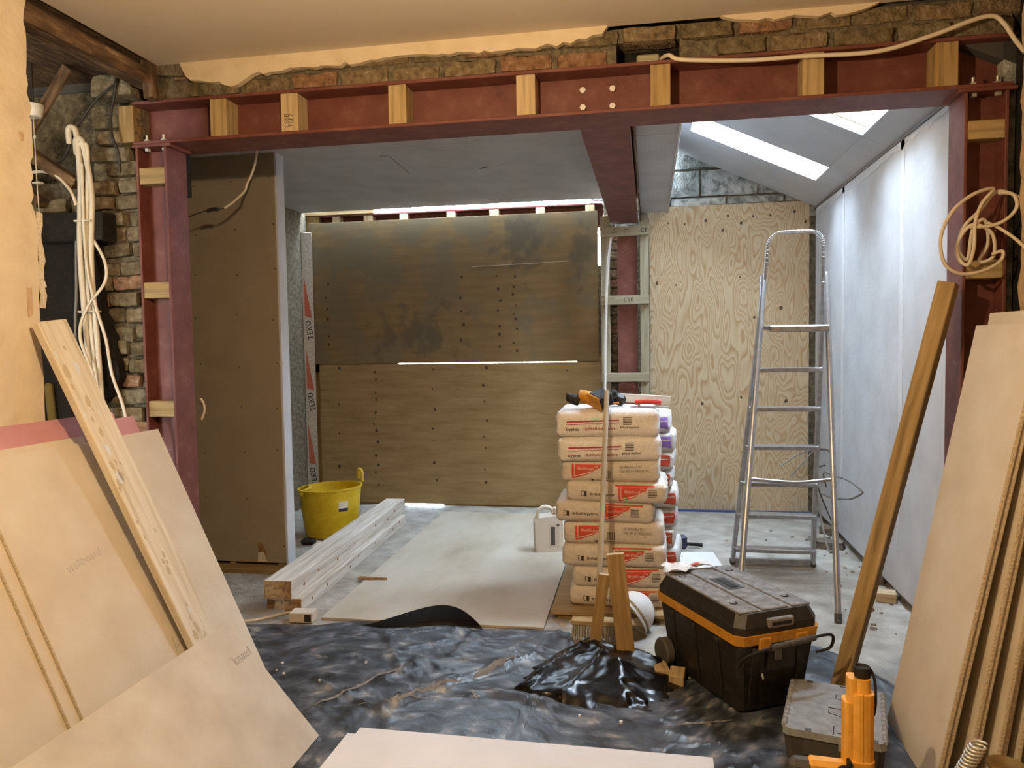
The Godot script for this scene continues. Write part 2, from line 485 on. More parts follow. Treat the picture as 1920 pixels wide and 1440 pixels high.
# weathered ply, grey with mould in clouds: denser over the upper part and in dark blots towards one end
func ply_mould() -> StandardMaterial3D:
	var w := 512
	var h := 256
	var im := Image.create(w, h, false, Image.FORMAT_RGB8)
	var a := FastNoiseLite.new()
	a.seed = 5; a.frequency = 0.012; a.fractal_octaves = 5
	var b := FastNoiseLite.new()
	b.seed = 8; b.frequency = 0.03; b.fractal_octaves = 4
	var base := hexc("907750")
	var mould := hexc("746a54")
	var dark := hexc("4d473c")
	for y in h:
		for x in w:
			var u := float(x) / w
			var v := float(y) / h
			var grain := 0.5 + 0.5 * b.get_noise_2d(x * 0.35, y * 2.2)
			var c := base.darkened(0.16 * grain)
			var k := a.get_noise_2d(x, y)
			var g := clampf((k + 0.32 - 0.5 * v * clampf(u * 1.6, 0.2, 1.0)) * 2.2, 0.0, 1.0)
			c = c.lerp(mould, g * 0.72)
			var spot := maxf(1.0 - Vector2((u - 0.75) / 0.1, (v - 0.17) / 0.3).length(), 1.0 - Vector2((u - 0.95) / 0.05, (v - 0.27) / 0.22).length())
			spot = maxf(spot, 0.8 - Vector2((u - 0.38) / 0.22, (v - 0.8) / 0.28).length())
			c = c.lerp(dark, clampf((spot * 0.8 + b.get_noise_2d(x * 0.8 + 300, y * 0.8) * 0.5 + a.get_noise_2d(x * 3.0, y * 3.0 + 90.0) * 0.5 - 0.12), 0.0, 0.42))
			im.set_pixel(x, y, c)
	var m := StandardMaterial3D.new()
	m.albedo_texture = ImageTexture.create_from_image(im)
	m.roughness = 0.9
	return m

# polythene damp-proof sheet, dusty in scuffs and swept streaks
func sheet_material() -> StandardMaterial3D:
	var m := StandardMaterial3D.new()
	m.albedo_texture = noise_tex(FastNoiseLite.TYPE_SIMPLEX_SMOOTH, 0.006, 6, [[0.0, hexc("22262a")], [0.35, hexc("31363d")], [0.5, hexc("3f454e")], [0.64, hexc("4e555f")], [0.76, hexc("666b73")], [0.88, hexc("8b8984")], [1.0, hexc("bdb5a6")]], 111, 45.0, 1024)
	m.uv1_scale = Vector3(1.3, 1.1, 1.0)
	m.roughness = 0.4
	m.roughness_texture = noise_tex(FastNoiseLite.TYPE_SIMPLEX_SMOOTH, 0.012, 5, [[0.0, Color(0.75, 0.75, 0.75)], [1.0, Color(1, 1, 1)]], 112, 20.0)
	m.normal_enabled = true
	m.normal_texture = noise_tex(FastNoiseLite.TYPE_SIMPLEX_SMOOTH, 0.012, 5, [], 113, 40.0, 512, 8.0)
	m.normal_scale = 0.18
	return m

# a rough line between two points, for broken edges
func ragged(a: Vector2, b: Vector2, step: float, amp: float, seed_: int) -> Array:
	var r := RandomNumberGenerator.new()
	r.seed = seed_
	var m := maxi(1, int(a.distance_to(b) / step))
	var out := []
	var d := (b - a).normalized()
	var o := Vector2(-d.y, d.x)
	for i in range(1, m):
		out.append(a.lerp(b, (i + r.randf_range(-0.3, 0.3)) / m) + o * r.randf_range(-amp, amp))
	return out

func poly(ps: Array) -> PackedVector2Array:
	var p := PackedVector2Array()
	for q in ps:
		p.append(q)
	return p

func slab_mesh(ps: Array, d: float) -> ArrayMesh:
	var k := MB.new()
	k.slab(Transform3D.IDENTITY, poly(ps), d)
	return k.mesh()

func stick(parent: Node, called: String, a: Array, m: Material) -> MeshInstance3D:
	return part(parent, called, a[0], m, a[1])

func near_room() -> void:
	# floor under both rooms
	var s := span(-3.6, 1.9, -0.2, 0.0, -6.6, 2.3)
	struct("floor", s[0], M.concrete, s[1])
	# ceiling of the near room, with a few broken patches showing brown coat
	var c := struct_node("ceiling")
	stick(c, "plaster", span(-2.13, 1.5, 2.63, 2.75, -3.15, 2.3), M.ceiling)
	stick(c, "joist_deck", span(-3.6, 1.9, 2.76, 2.85, -3.6, 2.3), M.roof)
	for h in [[0.02, -2.62, 0.075, 0.035], [0.16, -2.66, 0.07, 0.03], [-0.07, -2.83, 0.026, 0.028], [0.12, -2.79, 0.026, 0.026], [-0.33, -2.5, 0.05, 0.03]]:
		var ps := []
		for i in 11:
			var w := TAU * i / 11
			ps.append(Vector2(cos(w) * h[2], sin(w) * h[3]) * rng.randf_range(0.7, 1.2))
		part(c, "broken_patch", slab_mesh(ps, 0.004), M.plaster_raw, Transform3D(Basis.from_euler(Vector3(PI / 2, 0, 0)), Vector3(h[0], 2.6285, h[1])))
		part(c, "patch_hole", slab_mesh(ps.map(func(q): return q * 0.3), 0.004), M.bitumen_and_shade, Transform3D(Basis.from_euler(Vector3(PI / 2, 0, 0)), Vector3(h[0] + 0.008, 2.627, h[1])))
	# left wall: plastered pier that stops short with a torn edge; outline in (z, y)
	var edge := [Vector2(2.3, 0), Vector2(-2.41, 0)]
	edge += ragged(Vector2(-2.41, 0), Vector2(-2.405, 1.75), 0.09, 0.004, 4)
	edge += ragged(Vector2(-2.40, 1.75), Vector2(-2.405, 2.63), 0.035, 0.012, 5)
	edge += [Vector2(-2.41, 2.63), Vector2(2.3, 2.63)]
	var wl := struct_node("wall_left")
	var side := Transform3D(Basis(Vector3(0, 0, 1), Vector3(0, 1, 0), Vector3(-1, 0, 0)), Vector3(-2.148, 0, 0))
	part(wl, "plaster", slab_mesh(edge, 0.018), M.plaster, side)
	stick(wl, "masonry", span(-2.30, -2.149, 0, 2.63, -2.385, 2.3), M.plaster_raw)
	# bare patches where the skim has come off
	for q in [[-2.155, 1.5, 0.065, 0.16], [-2.362, 1.55, 0.012, 0.05], [-2.36, 2.12, 0.009, 0.016]]:
		var ps := []
		for i in 14:
			var w := TAU * i / 14
			ps.append(Vector2(clampf(cos(w) * 1.3, -1, 1) * q[2], clampf(sin(w) * 1.3, -1, 1) * q[3]) * rng.randf_range(0.9, 1.08) + Vector2(q[0], q[1]))
		part(wl, "bare_patch", slab_mesh(ps, 0.002), M.plaster_raw, side.translated(Vector3(0.0185, 0, 0)))
	# metal corner bead torn free of the edge
	var bead := MB.new()
	var bp := []
	for i in 9:
		bp.append(Vector3(-2.135 + 0.004 * sin(i * 2.1), 1.87 - i * 0.042, -2.425 - 0.005 * cos(i * 1.7)))
	for i in 8:
		bead.box(along(bp[i], bp[i + 1]), Vector3(0.004, 0.046, 0.026), 0.0)
	part(wl, "corner_bead", bead.mesh(), M.gypsum)
	# right wall, torn edge beside the steel; outline in (-z, y)
	var wr := struct_node("wall_right")
	var re := [Vector2(-2.3, 0), Vector2(3.06, 0)]
	re += ragged(Vector2(3.06, 0), Vector2(3.06, 2.63), 0.05, 0.016, 6)
	re += [Vector2(3.06, 2.63), Vector2(-2.3, 2.63)]
	part(wr, "plaster", slab_mesh(re, 0.018), M.plaster_raw, Transform3D(Basis(Vector3(0, 0, -1), Vector3(0, 1, 0), Vector3(1, 0, 0)), Vector3(1.333, 0, 0)))
	stick(wr, "masonry", span(1.334, 1.5, 0, 2.63, -3.04, 2.3), M.mortar)
	stick(wr, "leak_block", span(1.352, 1.52, 0, 2.75, -3.36, -3.03), M.bitumen_and_shade)  # added block closing a light leak, coloured black for the shaded gap
	var k := 0
	for y in range(0, 35):
		var bx := bm(Vector3(0.09, 0.066, 0.1), 0.008)
		part(wr, "brick", bx, M.brick[(y * 3) % 5], turned(1.405 + 0.01 * sin(y * 5.0), 0.05 + y * 0.075, -3.06 + 0.02 * sin(y * 3.7), 4.0 * sin(y * 1.3)))
	# wall behind the camera
	struct("wall_back", bm(Vector3(5.5, 2.85, 0.2)), M.plaster, at(-0.85, 1.425, 2.4))
	# brick wall above the beam
	brick_band()
	# pendant lamp, just above the picture
	var lamp := thing("pendant_lamp", "bare glowing bulb hanging on a white flex from the ceiling", "lamp", at(-0.6, 2.63, -1.35))
	var hold := MB.new()
	hold.lathe(Transform3D.IDENTITY, [Vector2(0.0, -0.45), Vector2(0.012, -0.45), Vector2(0.018, -0.465), Vector2(0.018, -0.5), Vector2(0.0, -0.5)], 20)
	part(lamp, "holder", hold.mesh(), M.white_plastic)
	var rose := MB.new()
	rose.lathe(Transform3D.IDENTITY, [Vector2(0.0, -0.001), Vector2(0.045, -0.001), Vector2(0.04, -0.02), Vector2(0.0, -0.025)], 20)
	part(lamp, "ceiling_rose", rose.mesh(), M.white_plastic)
	var flex := MB.new()
	flex.tube([Vector3(0, -0.02, 0), Vector3(0, -0.46, 0)], 0.004, 6)
	part(lamp, "flex", flex.mesh(), M.cable_white)
	var glow := plain(hexc("ffd9a0"), 0.5)
	glow.emission_enabled = true
	glow.emission = hexc("ffdcab")
	glow.emission_energy_multiplier = 6.0
	var bulb := MB.new()
	var prof := []
	for i in 13:
		var w := PI * i / 12
		prof.append(Vector2(0.03 * sin(w), -0.53 + 0.032 * cos(w)))
	bulb.lathe(Transform3D.IDENTITY, prof, 20)
	part(lamp, "bulb", bulb.mesh(), glow)
	var li := OmniLight3D.new()
	li.name = "bulb_light"
	li.position = Vector3(0, -0.53, 0)
	li.light_color = hexc("ffdcab")
	li.light_energy = 2.6
	li.light_size = 0.03
	li.omni_range = 14.0
	li.omni_attenuation = 2.0
	li.shadow_enabled = true
	lamp.add_child(li)

func brick_band() -> void:
	var w := struct_node("wall_front")
	# mortar bed in two runs, leaving the pocket over the middle of the beam
	stick(w, "mortar_bed", span(-2.16, -0.12, 2.487, 2.63, -3.33, -3.185), M.mortar)
	stick(w, "mortar_bed", span(0.13, 1.33, 2.487, 2.63, -3.33, -3.185), M.mortar)
	stick(w, "mortar_bed", span(-0.12, 0.13, 2.575, 2.63, -3.33, -3.185), M.mortar)
	stick(w, "pocket_back", span(-0.12, 0.13, 2.487, 2.575, -3.34, -3.3), M.bitumen_and_shade)  # shade of the open pocket painted as a black back
	stick(w, "packing_stone", span(-0.04, 0.05, 2.487, 2.53, -3.28, -3.2, 0.006), M.pine_green)
	var meshes := []
	for i in 4:
		meshes.append(rough_brick(Vector3(0.205, 0.064, 0.1), 200 + i))
	for row in 2:
		var x := -2.17 + row * 0.09
		while x < 1.3:
			var l := rng.randf_range(0.9, 1.1) * 0.214
			var y := 2.52 + row * 0.073
			var inside := x + l > -0.13 and x < 0.13 and row == 0
			if not inside:
				var b := part(w, "brick", meshes[rng.randi() % 4], M.brick[rng.randi() % 5], turned(x + l / 2.0, y + rng.randf_range(-0.004, 0.004), -3.215 + rng.randf_range(-0.012, 0.01), rng.randf_range(-3, 3), 0, rng.randf_range(-1.5, 1.5)))
				b.scale = Vector3(l / 0.214, 1.0 if row == 0 else 0.95, 1.0)
			x += l + 0.006
	# what is left of the plaster above: a pale strip with a torn lower edge
	var ps := [Vector2(-2.02, 2.63)]
	ps += ragged(Vector2(-2.02, 2.57), Vector2(-1.9, 2.545), 0.03, 0.01, 31)
	ps += ragged(Vector2(-1.9, 2.55), Vector2(-1.72, 2.50), 0.03, 0.012, 32)
	ps += [Vector2(-1.68, 2.555)]
	ps += ragged(Vector2(-1.68, 2.56), Vector2(-1.0, 2.575), 0.028, 0.009, 33)
	ps += ragged(Vector2(-1.0, 2.58), Vector2(-0.42, 2.565), 0.028, 0.008, 34)
	ps += ragged(Vector2(-0.42, 2.565), Vector2(-0.15, 2.60), 0.03, 0.012, 35)
	ps += [Vector2(-0.15, 2.63)]
	part(w, "plaster_strip", slab_mesh(ps, 0.03), M.plaster, at(0, 0, -3.135))
	var q := [Vector2(0.28, 2.63)]
	q += ragged(Vector2(0.3, 2.622), Vector2(0.52, 2.595), 0.03, 0.006, 36)
	q += ragged(Vector2(0.52, 2.6), Vector2(0.84, 2.612), 0.03, 0.012, 37)
	q += [Vector2(0.86, 2.63)]
	part(w, "plaster_strip", slab_mesh(q, 0.025), M.plaster, at(0, 0, -3.138))
	var cr := [Vector2(-2.16, 2.63), Vector2(-2.16, 2.595)]
	cr += ragged(Vector2(-2.16, 2.59), Vector2(-1.98, 2.575), 0.04, 0.006, 38)
	cr += [Vector2(-1.96, 2.63)]
	part(w, "grey_render", slab_mesh(cr, 0.03), M.mortar, at(0, 0, -3.142))

func rough_brick(s: Vector3, seed_: int) -> ArrayMesh:
	var f := FastNoiseLite.new()
	f.seed = seed_
	f.frequency = 14.0
	f.fractal_octaves = 2
	var k := MB.new()
	var h := s / 2.0
	var fn := func(p: Vector3) -> Vector3:
		var r := 0.012
		var q := p * h
		var i := q.clamp(-h + Vector3.ONE * r, h - Vector3.ONE * r)
		var d := q - i
		if d.length() > 1e-6:
			q = i + d.normalized() * r
		return q + q.normalized() * f.get_noise_3dv(q) * 0.012
	for axis in 3:
		for sgn in [-1.0, 1.0]:
			if axis == 2 and sgn < 0:
				continue
			var i := (axis + 1) % 3
			var j := (axis + 2) % 3
			var g := func(u: float, v: float) -> Vector3:
				var p := Vector3.ZERO
				p[axis] = sgn; p[i] = (u * 2 - 1) * sgn; p[j] = v * 2 - 1
				return fn.call(p)
			k.sheet(g, 4, 3)
	return k.mesh()

func far_room() -> void:
	var zb := -6.3
	# flat ceiling left of the cross beam, three plasterboards
	var c := struct_node("ceiling_extension")
	for i in 3:
		stick(c, "plasterboard", span(-3.1, -0.30, 2.52, 2.535, -3.37 - i * 0.955, -3.37 - (i + 1) * 0.955 + 0.002), M.board_white)
	stick(c, "deck", span(-3.3, 0.17, 2.60, 2.7, -3.30, -6.235), M.roof)
	# scratches and a crack in the boards
	for q in [[-1.55, -4.75, 0.004, 0.5, 3.0], [-1.57, -4.5, 0.05, 0.008, 10.0], [-1.2, -4.4, 0.16, 0.007, 24.0], [-0.95, -4.85, 0.12, 0.012, -20.0], [-1.05, -4.95, 0.07, 0.02, -35.0]]:
		part(c, "scratch", bm(Vector3(q[2], 0.001, q[3]), 0.0), M.mortar if q[2] < 0.1 else M.board_pale, turned(q[0], 2.5196, q[1], q[4]))
	# bulkhead beside the cross beam
	var bk := struct_node("ceiling_bulkhead")
	for z in [[-3.37, -3.93], [-3.935, -6.28]]:
		stick(bk, "plasterboard", span(-0.055, 0.15, 2.40, 2.4125, z[0], z[1], 0.001), M.board_white)
	stick(bk, "side_board", span(0.15, 0.1625, 2.395, 2.95, -3.37, -6.28, 0.001), M.board_pale)
	stick(bk, "inner_board", span(-0.062, -0.055, 2.31, 2.60, -3.40, -6.28), M.old_timber)
	# sloping ceiling with two skylights
	var sl := struct_node("ceiling_slope")
	var ang := atan(0.466)
	var b := Basis(Vector3(cos(ang), -sin(ang), 0), Vector3(sin(ang), cos(ang), 0), Vector3(0, 0, 1))
	var org := Vector3(1.27, 2.39, 0)
	# (from eave up the slope s0..s1, z0..z1)
	var pan := func(p: Node, called: String, s0: float, s1: float, z0: float, z1: float, m: Material, low := 0.0, hi := 0.0125) -> void:
		part(p, called, bm(Vector3(s1 - s0, hi - low, absf(z1 - z0)), 0.001), m, Transform3D(b, org + b * Vector3(-(s0 + s1) / 2.0, (low + hi) / 2.0, (z0 + z1) / 2.0)))
	var e1 := 0.155
	var e2 := 1.07
	var top := 1.235
	pan.call(sl, "plasterboard", 0.0, e1, -3.37, -4.449, M.board_white)
	pan.call(sl, "plasterboard", 0.0, e1, -4.452, -5.598, M.board_white)
	pan.call(sl, "plasterboard", 0.0, top, -5.601, -6.3, M.board_white)
	pan.call(sl, "plasterboard", e1, top, -4.43, -5.2, M.board_white)
	pan.call(sl, "plasterboard", e1, top, -3.37, -3.90, M.board_white)
	pan.call(sl, "plasterboard", e2, top, -3.90, -4.43, M.board_white)
	pan.call(sl, "plasterboard", e2, top, -5.2, -5.6, M.board_white)
	pan.call(sl, "roof_deck", -0.3, e1 - 0.02, -3.2, -6.5, M.roof, 0.03, 0.3)
	pan.call(sl, "roof_deck", e2 + 0.02, 1.5, -3.2, -6.5, M.roof, 0.03, 0.3)
	for z in [[-3.2, -3.88], [-4.45, -5.18], [-5.62, -6.5]]:
		pan.call(sl, "roof_deck", e1 - 0.02, e2 + 0.02, z[0], z[1], M.roof, 0.03, 0.3)
	var n := 0
	for z in [[-5.2, -5.6], [-3.9, -4.43]]:
		n += 1
		var sk := struct_node("window_%d" % n)
		var lm: Material = M.board_pale if n == 1 else M.pine[2]
		pan.call(sk, "lining_far", e1 - 0.0, e2, z[1] - 0.012, z[1], M.board_pale, 0.0, 0.3 if n == 1 else 0.05)
		if n == 2:
			pan.call(sk, "lining_frame", e1, e2, z[1] - 0.012, z[1] + 0.006, lm, 0.05, 0.3)
		pan.call(sk, "lining_near", e1, e2, z[0], z[0] + 0.012, lm, 0.0, 0.3)
		pan.call(sk, "lining_low", e1 - 0.012, e1, z[1], z[0], M.board_pale, 0.0, 0.3)
		pan.call(sk, "lining_high", e2, e2 + 0.012, z[1], z[0], lm, 0.0, 0.3)
		for q in [[e1, e1 + 0.03, z[1], z[0]], [e2 - 0.03, e2, z[1], z[0]], [e1, e2, z[1], z[1] + 0.03], [e1, e2, z[0] - 0.03, z[0]]]:
			pan.call(sk, "window_frame", q[0], q[1], q[2], q[3], M.pine[2], 0.26, 0.3)
		pan.call(sk, "window_pane", e1 + 0.01, e2 - 0.01, z[1] + 0.01, z[0] - 0.01, M.glass, 0.285, 0.289)
	# right wall of the extension: plasterboards with filled joints, held off the floor
	var wr := struct_node("wall_extension_right")
	stick(wr, "masonry", span(1.31, 1.5, -0.1, 2.75, -3.2, -6.5), M.block[2])
	var zs := [-3.33, -4.22, -5.42, -6.27]
	for i in 3:
		stick(wr, "plasterboard", span(1.27, 1.2825, 0.055, 2.392, zs[i] - 0.001, zs[i + 1] + 0.001), M.board_white)
	for z in [-4.22, -5.42]:
		var ps := [Vector2(z - 0.035, 0.25)]
		ps += ragged(Vector2(z - 0.035, 0.4), Vector2(z - 0.03, 2.385), 0.12, 0.006, 41)
		ps += [Vector2(z - 0.02, 2.385), Vector2(z + 0.03, 2.385)]
		ps += ragged(Vector2(z + 0.035, 2.385), Vector2(z + 0.03, 0.4), 0.12, 0.006, 42)
		part(wr, "joint_filler", slab_mesh(ps, 0.0015), M.filler, Transform3D(Basis(Vector3(0, 0, 1), Vector3(0, 1, 0), Vector3(-1, 0, 0)), Vector3(1.2685, 0, 0)))
	var ev := [Vector2(-6.2, 2.33)]
	ev += ragged(Vector2(-6.2, 2.33), Vector2(-3.5, 2.34), 0.09, 0.02, 43)
	ev += [Vector2(-3.5, 2.37), Vector2(-6.2, 2.37)]
	part(wr, "joint_filler", slab_mesh(ev, 0.0015), M.filler, Transform3D(Basis(Vector3(0, 0, 1), Vector3(0, 1, 0), Vector3(-1, 0, 0)), Vector3(1.2685, 0, 0)))
	stick(wr, "eave_tape", span(1.262, 1.27, 2.372, 2.388, -3.4, -6.3), M.cable_grey)
	# left wall of the extension, bare render
	struct("wall_extension_left", bm(Vector3(0.2, 2.75, 3.4)), M.mortar, at(-3.02, 1.375, -4.85))
	# gable of concrete blocks over the ply, end wall behind it
	var g := struct_node("wall_gable")
	stick(g, "mortar_bed", span(-0.12, 1.5, 2.40, 3.1, -6.45, -6.352), M.mortar)
	var bmesh := []
	for i in 3:
		bmesh.append(rough_brick(Vector3(0.43, 0.205, 0.1), 220 + i))
	for row in 3:
		for i in 5:
			var bx := part(g, "block", bmesh[(row + i) % 3], M.block[(row * 2 + i) % 3], at(-0.05 + i * 0.44 - row * 0.2, 2.405 + row * 0.215, -6.345))
			bx.scale = Vector3(1, 1, 0.4)
	# partition: studs clad in brown-faced plasterboard, end face white
	var pt := struct_node("wall_partition")
	stick(pt, "plasterboard", span(-2.93, -2.162, 0.075, 2.52, -4.26, -4.2725, 0.001), M.board_brown)
	stick(pt, "plasterboard", span(-2.93, -2.162, 0.075, 2.52, -4.36, -4.3475, 0.001), M.board_brown)
	stick(pt, "end_board", span(-2.162, -2.1495, 0.06, 2.52, -4.264, -4.362, 0.001), M.board_white)
	stick(pt, "sole_plate", span(-2.93, -2.17, 0.0, 0.055, -4.265, -4.355, 0.002), M.pine[3])
	for x in [-2.9, -2.52, -2.2]:
		stick(pt, "stud", span(x - 0.02, x + 0.02, 0.055, 2.52, -4.275, -4.345), M.pine[1])
	var scr := MB.new()
	scr.lathe(Transform3D(Basis.from_euler(Vector3(PI / 2, 0, 0)), Vector3.ZERO), [Vector2(0.0, 0.001), Vector2(0.0045, 0.001), Vector2(0.0045, -0.002)], 8)
	var sm := scr.mesh()
	for x in [-2.68, -2.42, -2.185]:
		for i in 9:
			part(pt, "screw_head", sm, M.cable_dark, at(x + rng.randf_range(-0.02, 0.02), 0.2 + i * 0.27 + rng.randf_range(-0.03, 0.03), -4.259))
	# torn paper low on the partition
	var tp := [Vector2(-2.345, 0.2), Vector2(-2.32, 0.195), Vector2(-2.29, 0.15), Vector2(-2.285, 0.11), Vector2(-2.30, 0.1), Vector2(-2.305, 0.14), Vector2(-2.34, 0.135)]
	part(pt, "torn_paper", slab_mesh(tp, 0.001), M.end_grain, at(0, 0, -4.2592))
	part(pt, "bare_gypsum", slab_mesh([Vector2(-2.342, 0.135), Vector2(-2.305, 0.14), Vector2(-2.285, 0.08), Vector2(-2.345, 0.078)], 0.001), M.gypsum, at(0, 0, -4.2591))
	# closing walls: above the front beam, and outer cheeks
	struct("wall_front_upper", bm(Vector3(4.9, 0.75, 0.12)), M.board_pale, at(-0.75, 2.87, -3.42))
	struct("wall_recess_rear", bm(Vector3(1.0, 2.85, 0.1)), M.mortar, at(-2.78, 1.42, -3.36))

# steel H section lying along local x: depth h (y), width b (z)
func section(parent: Node, length: float, h: float, b: float, tf := 0.014, tw := 0.010) -> void:
	part(parent, "web", bm(Vector3(length, h - 2 * tf, tw), 0.001, 0), M.steel)
	part(parent, "flange", bm(Vector3(length, tf, b), 0.002, 0), M.steel, at(0, h / 2 - tf / 2, 0))
	part(parent, "flange", bm(Vector3(length, tf, b), 0.002, 0), M.steel, at(0, -h / 2 + tf / 2, 0))

func bolt_mesh(stud: float) -> ArrayMesh:
	var k := MB.new()
	var hex := []
	for i in 6:
		hex.append(Vector2(cos(TAU * i / 6), sin(TAU * i / 6)) * 0.013)
	k.slab(Transform3D(Basis.from_euler(Vector3(-PI / 2, 0, 0)), Vector3(0, 0.012, 0)), poly(hex), 0.012)
	if stud > 0.0:
		k.tube([Vector3(0, 0.01, 0), Vector3(0, 0.01 + stud, 0)], 0.0065, 8)
	return k.mesh()

func steel_frame() -> void:
	var nut := bolt_mesh(0.022)
	var head := bolt_mesh(0.0)
	# main beam over the opening
	var bx := thing("steel_beam", "red oxide steel beam spanning the top of the wide opening", "beam", at(-0.475, 2.39, -3.2625))
	section(bx, 3.60, 0.19, 0.225)
	for p in [[-0.262, 2.422], [-0.14, 2.42], [-0.262, 2.352], [-0.14, 2.35]]:
		part(bx, "bolt_head", head, M.white_plastic, Transform3D(Basis.from_euler(Vector3(PI / 2, 0, 0)), Vector3(p[0] + 0.475, p[1] - 2.39, 0.005)))
	# posts with cap plates bolted to the beam
	for s in [[-2.187, "red oxide steel post carrying the beam beside the cable bundle"], [1.236, "red oxide steel post carrying the beam beside the hanging cable coil"]]:
		var post := thing("steel_post", s[1], "post", at(s[0], 0, -3.2275))
		var up := Transform3D(Basis.from_euler(Vector3(0, 0, PI / 2)), Vector3(0, 1.14, 0))
		part(post, "web", bm(Vector3(2.28, 0.128, 0.008), 0.001, 0), M.steel, up)
		for q in [-1.0, 1.0]:
			part(post, "flange", bm(Vector3(2.28, 0.012, 0.155), 0.002, 0), M.steel, up * at(0, q * 0.07, 0))
		part(post, "cap_plate", bm(Vector3(0.2 if s[0] > 0 else 0.19, 0.014, 0.16), 0.002, 0), M.steel, at(0.004, 2.288, 0))
		for q in [-0.042, 0.042]:
			part(post, "nut", nut, M.zinc, at(q + 0.005, 2.309, 0.045))
			part(post, "bolt_head", head, M.zinc, Transform3D(Basis.from_euler(Vector3(PI, 0, 0)), Vector3(q + 0.008, 2.281, 0.045)))
	# cross beam running to the back
	var cb := thing("steel_beam", "red oxide steel beam running back under the extension ceiling", "beam", Transform3D(Basis.from_euler(Vector3(0, PI / 2, 0)), Vector3(-0.18, 2.405, -4.765)))
	section(cb, 2.77, 0.21, 0.215)
	# beam at the back above the boarded opening and the post under the cross beam
	var bb := thing("steel_beam", "red oxide steel beam seen above the weathered plywood at the back", "beam", at(-1.66, 2.405, -6.42))
	section(bb, 2.60, 0.20, 0.2)
	var bp := thing("steel_post", "short-lit red oxide steel post between plywood sheets at the back", "post", at(-0.162, 0, -6.235))
	var up2 := Transform3D(Basis.from_euler(Vector3(0, 0, PI / 2)), Vector3(0, 1.14, 0))
	part(bp, "web", bm(Vector3(2.28, 0.01, 0.13), 0.001, 0), M.steel, up2)
	for q in [-1.0, 1.0]:
		part(bp, "flange", bm(Vector3(2.28, 0.155, 0.012), 0.002, 0), M.steel, up2 * at(0, 0, q * 0.07))

func packer(x0: float, x1: float, y0: float, y1: float, z0: float, z1: float, m: Material, label: String, group: String) -> MeshInstance3D:
	var s := span(x0, x1, y0, y1, z0, z1, 0.002)
	return solo("timber_noggin", s[0], m, label, "timber", s[1], group)

func text_mesh(s: String, height: float, depth := 0.0006, font := "Droid Sans", bold := 400) -> TextMesh:
	var f := SystemFont.new()
	f.font_names = PackedStringArray([font])
	f.font_weight = bold
	var t := TextMesh.new()
	t.text = s
	t.font = f
	t.font_size = 32
	t.pixel_size = height / 24.0
	t.depth = depth
	t.curve_step = 2.0
	return t

func timber_packers() -> void:
	var i := 0
	var printed: MeshInstance3D
	for x in [-1.855, -1.52, -1.034, -0.487, 0.053, 0.628, 1.1]:
		var w := 0.078
		var o := packer(x - w / 2, x + w / 2, 2.309, 2.471, -3.2575, -3.155, M.pine[[0, 2, 0, 2, 1, 0, 1][i]], ["timber packer in the opening's beam, nearest the post by the cable bundle", "short timber packer in the opening's beam, stamped with dark grade marks", "timber packer in the opening's beam, between the stamped one and the bolts", "timber packer beside the four bolts, on the stamped packer's side", "timber packer beside the four bolts, under the open wall pocket", "timber packer crossed by the level run of the white cable", "timber packer nearest the post with the coil, crossed by rising cable"][i], "timber packers in the beam over the opening")
		if i == 1:
			printed = o
		i += 1
	for k in 4:
		part(printed, "grade_stamp", text_mesh(["8B", "F2", "CE", "16"][k], 0.02), M.print_black, Transform3D(Basis.from_euler(Vector3(0, 0, PI / 2)), Vector3(-0.012 + 0.02 * (k % 2), -0.02 - 0.03 * (k / 2), 0.0515)))
	packer(-2.345, -2.27, 2.309, 2.471, -3.2575, -3.155, M.pine[3], "timber packer at the end of the beam over the rubble wall, beside the cable bundle", "")
	for y in [2.155, 1.645, 1.106]:
		packer(-2.251, -2.123, y - 0.036, y + 0.036, -3.222, -3.155, M.pine[1], ("%s timber noggin across the steel post beside the cable bundle" % ["topmost", "middle", "lowest"][int((2.2 - y) / 0.5)]), "timber noggins across the post by the cable bundle")
	for y in [2.142, 1.627, 1.097]:
		packer(1.172, 1.3, y - 0.034, y + 0.034, -3.222, -3.152, M.pine[0], ("%s timber noggin across the steel post behind the cable coil" % ["topmost", "middle", "lowest"][int((2.2 - y) / 0.5)]), "timber noggins across the post behind the coil")

func knots(sheet: Node3D, spots: Array, z: float, m: Material) -> void:
	for s in spots:
		var ps := []
		for i in 9:
			var w := TAU * i / 9
			ps.append(Vector2(cos(w) * s[2], sin(w) * s[2] * 1.2) * rng.randf_range(0.75, 1.15))
		part(sheet, "knot", slab_mesh(ps, 0.001), m, at(s[0], s[1], z))

func ply_sheet(w: float, h: float, turn := false) -> ArrayMesh:
	# sheet standing in x/y with uv 0..1 over its face where asked, else metres
	var k := MB.new()
	k.box(Transform3D.IDENTITY, Vector3(w, h, 0.018), 0.001, 1)
	if turn:
		for i in k.t.size():
			var p := k.v[i]
			k.t[i] = Vector2(p.x / w + 0.5, 0.5 - p.y / h)
	return k.mesh()

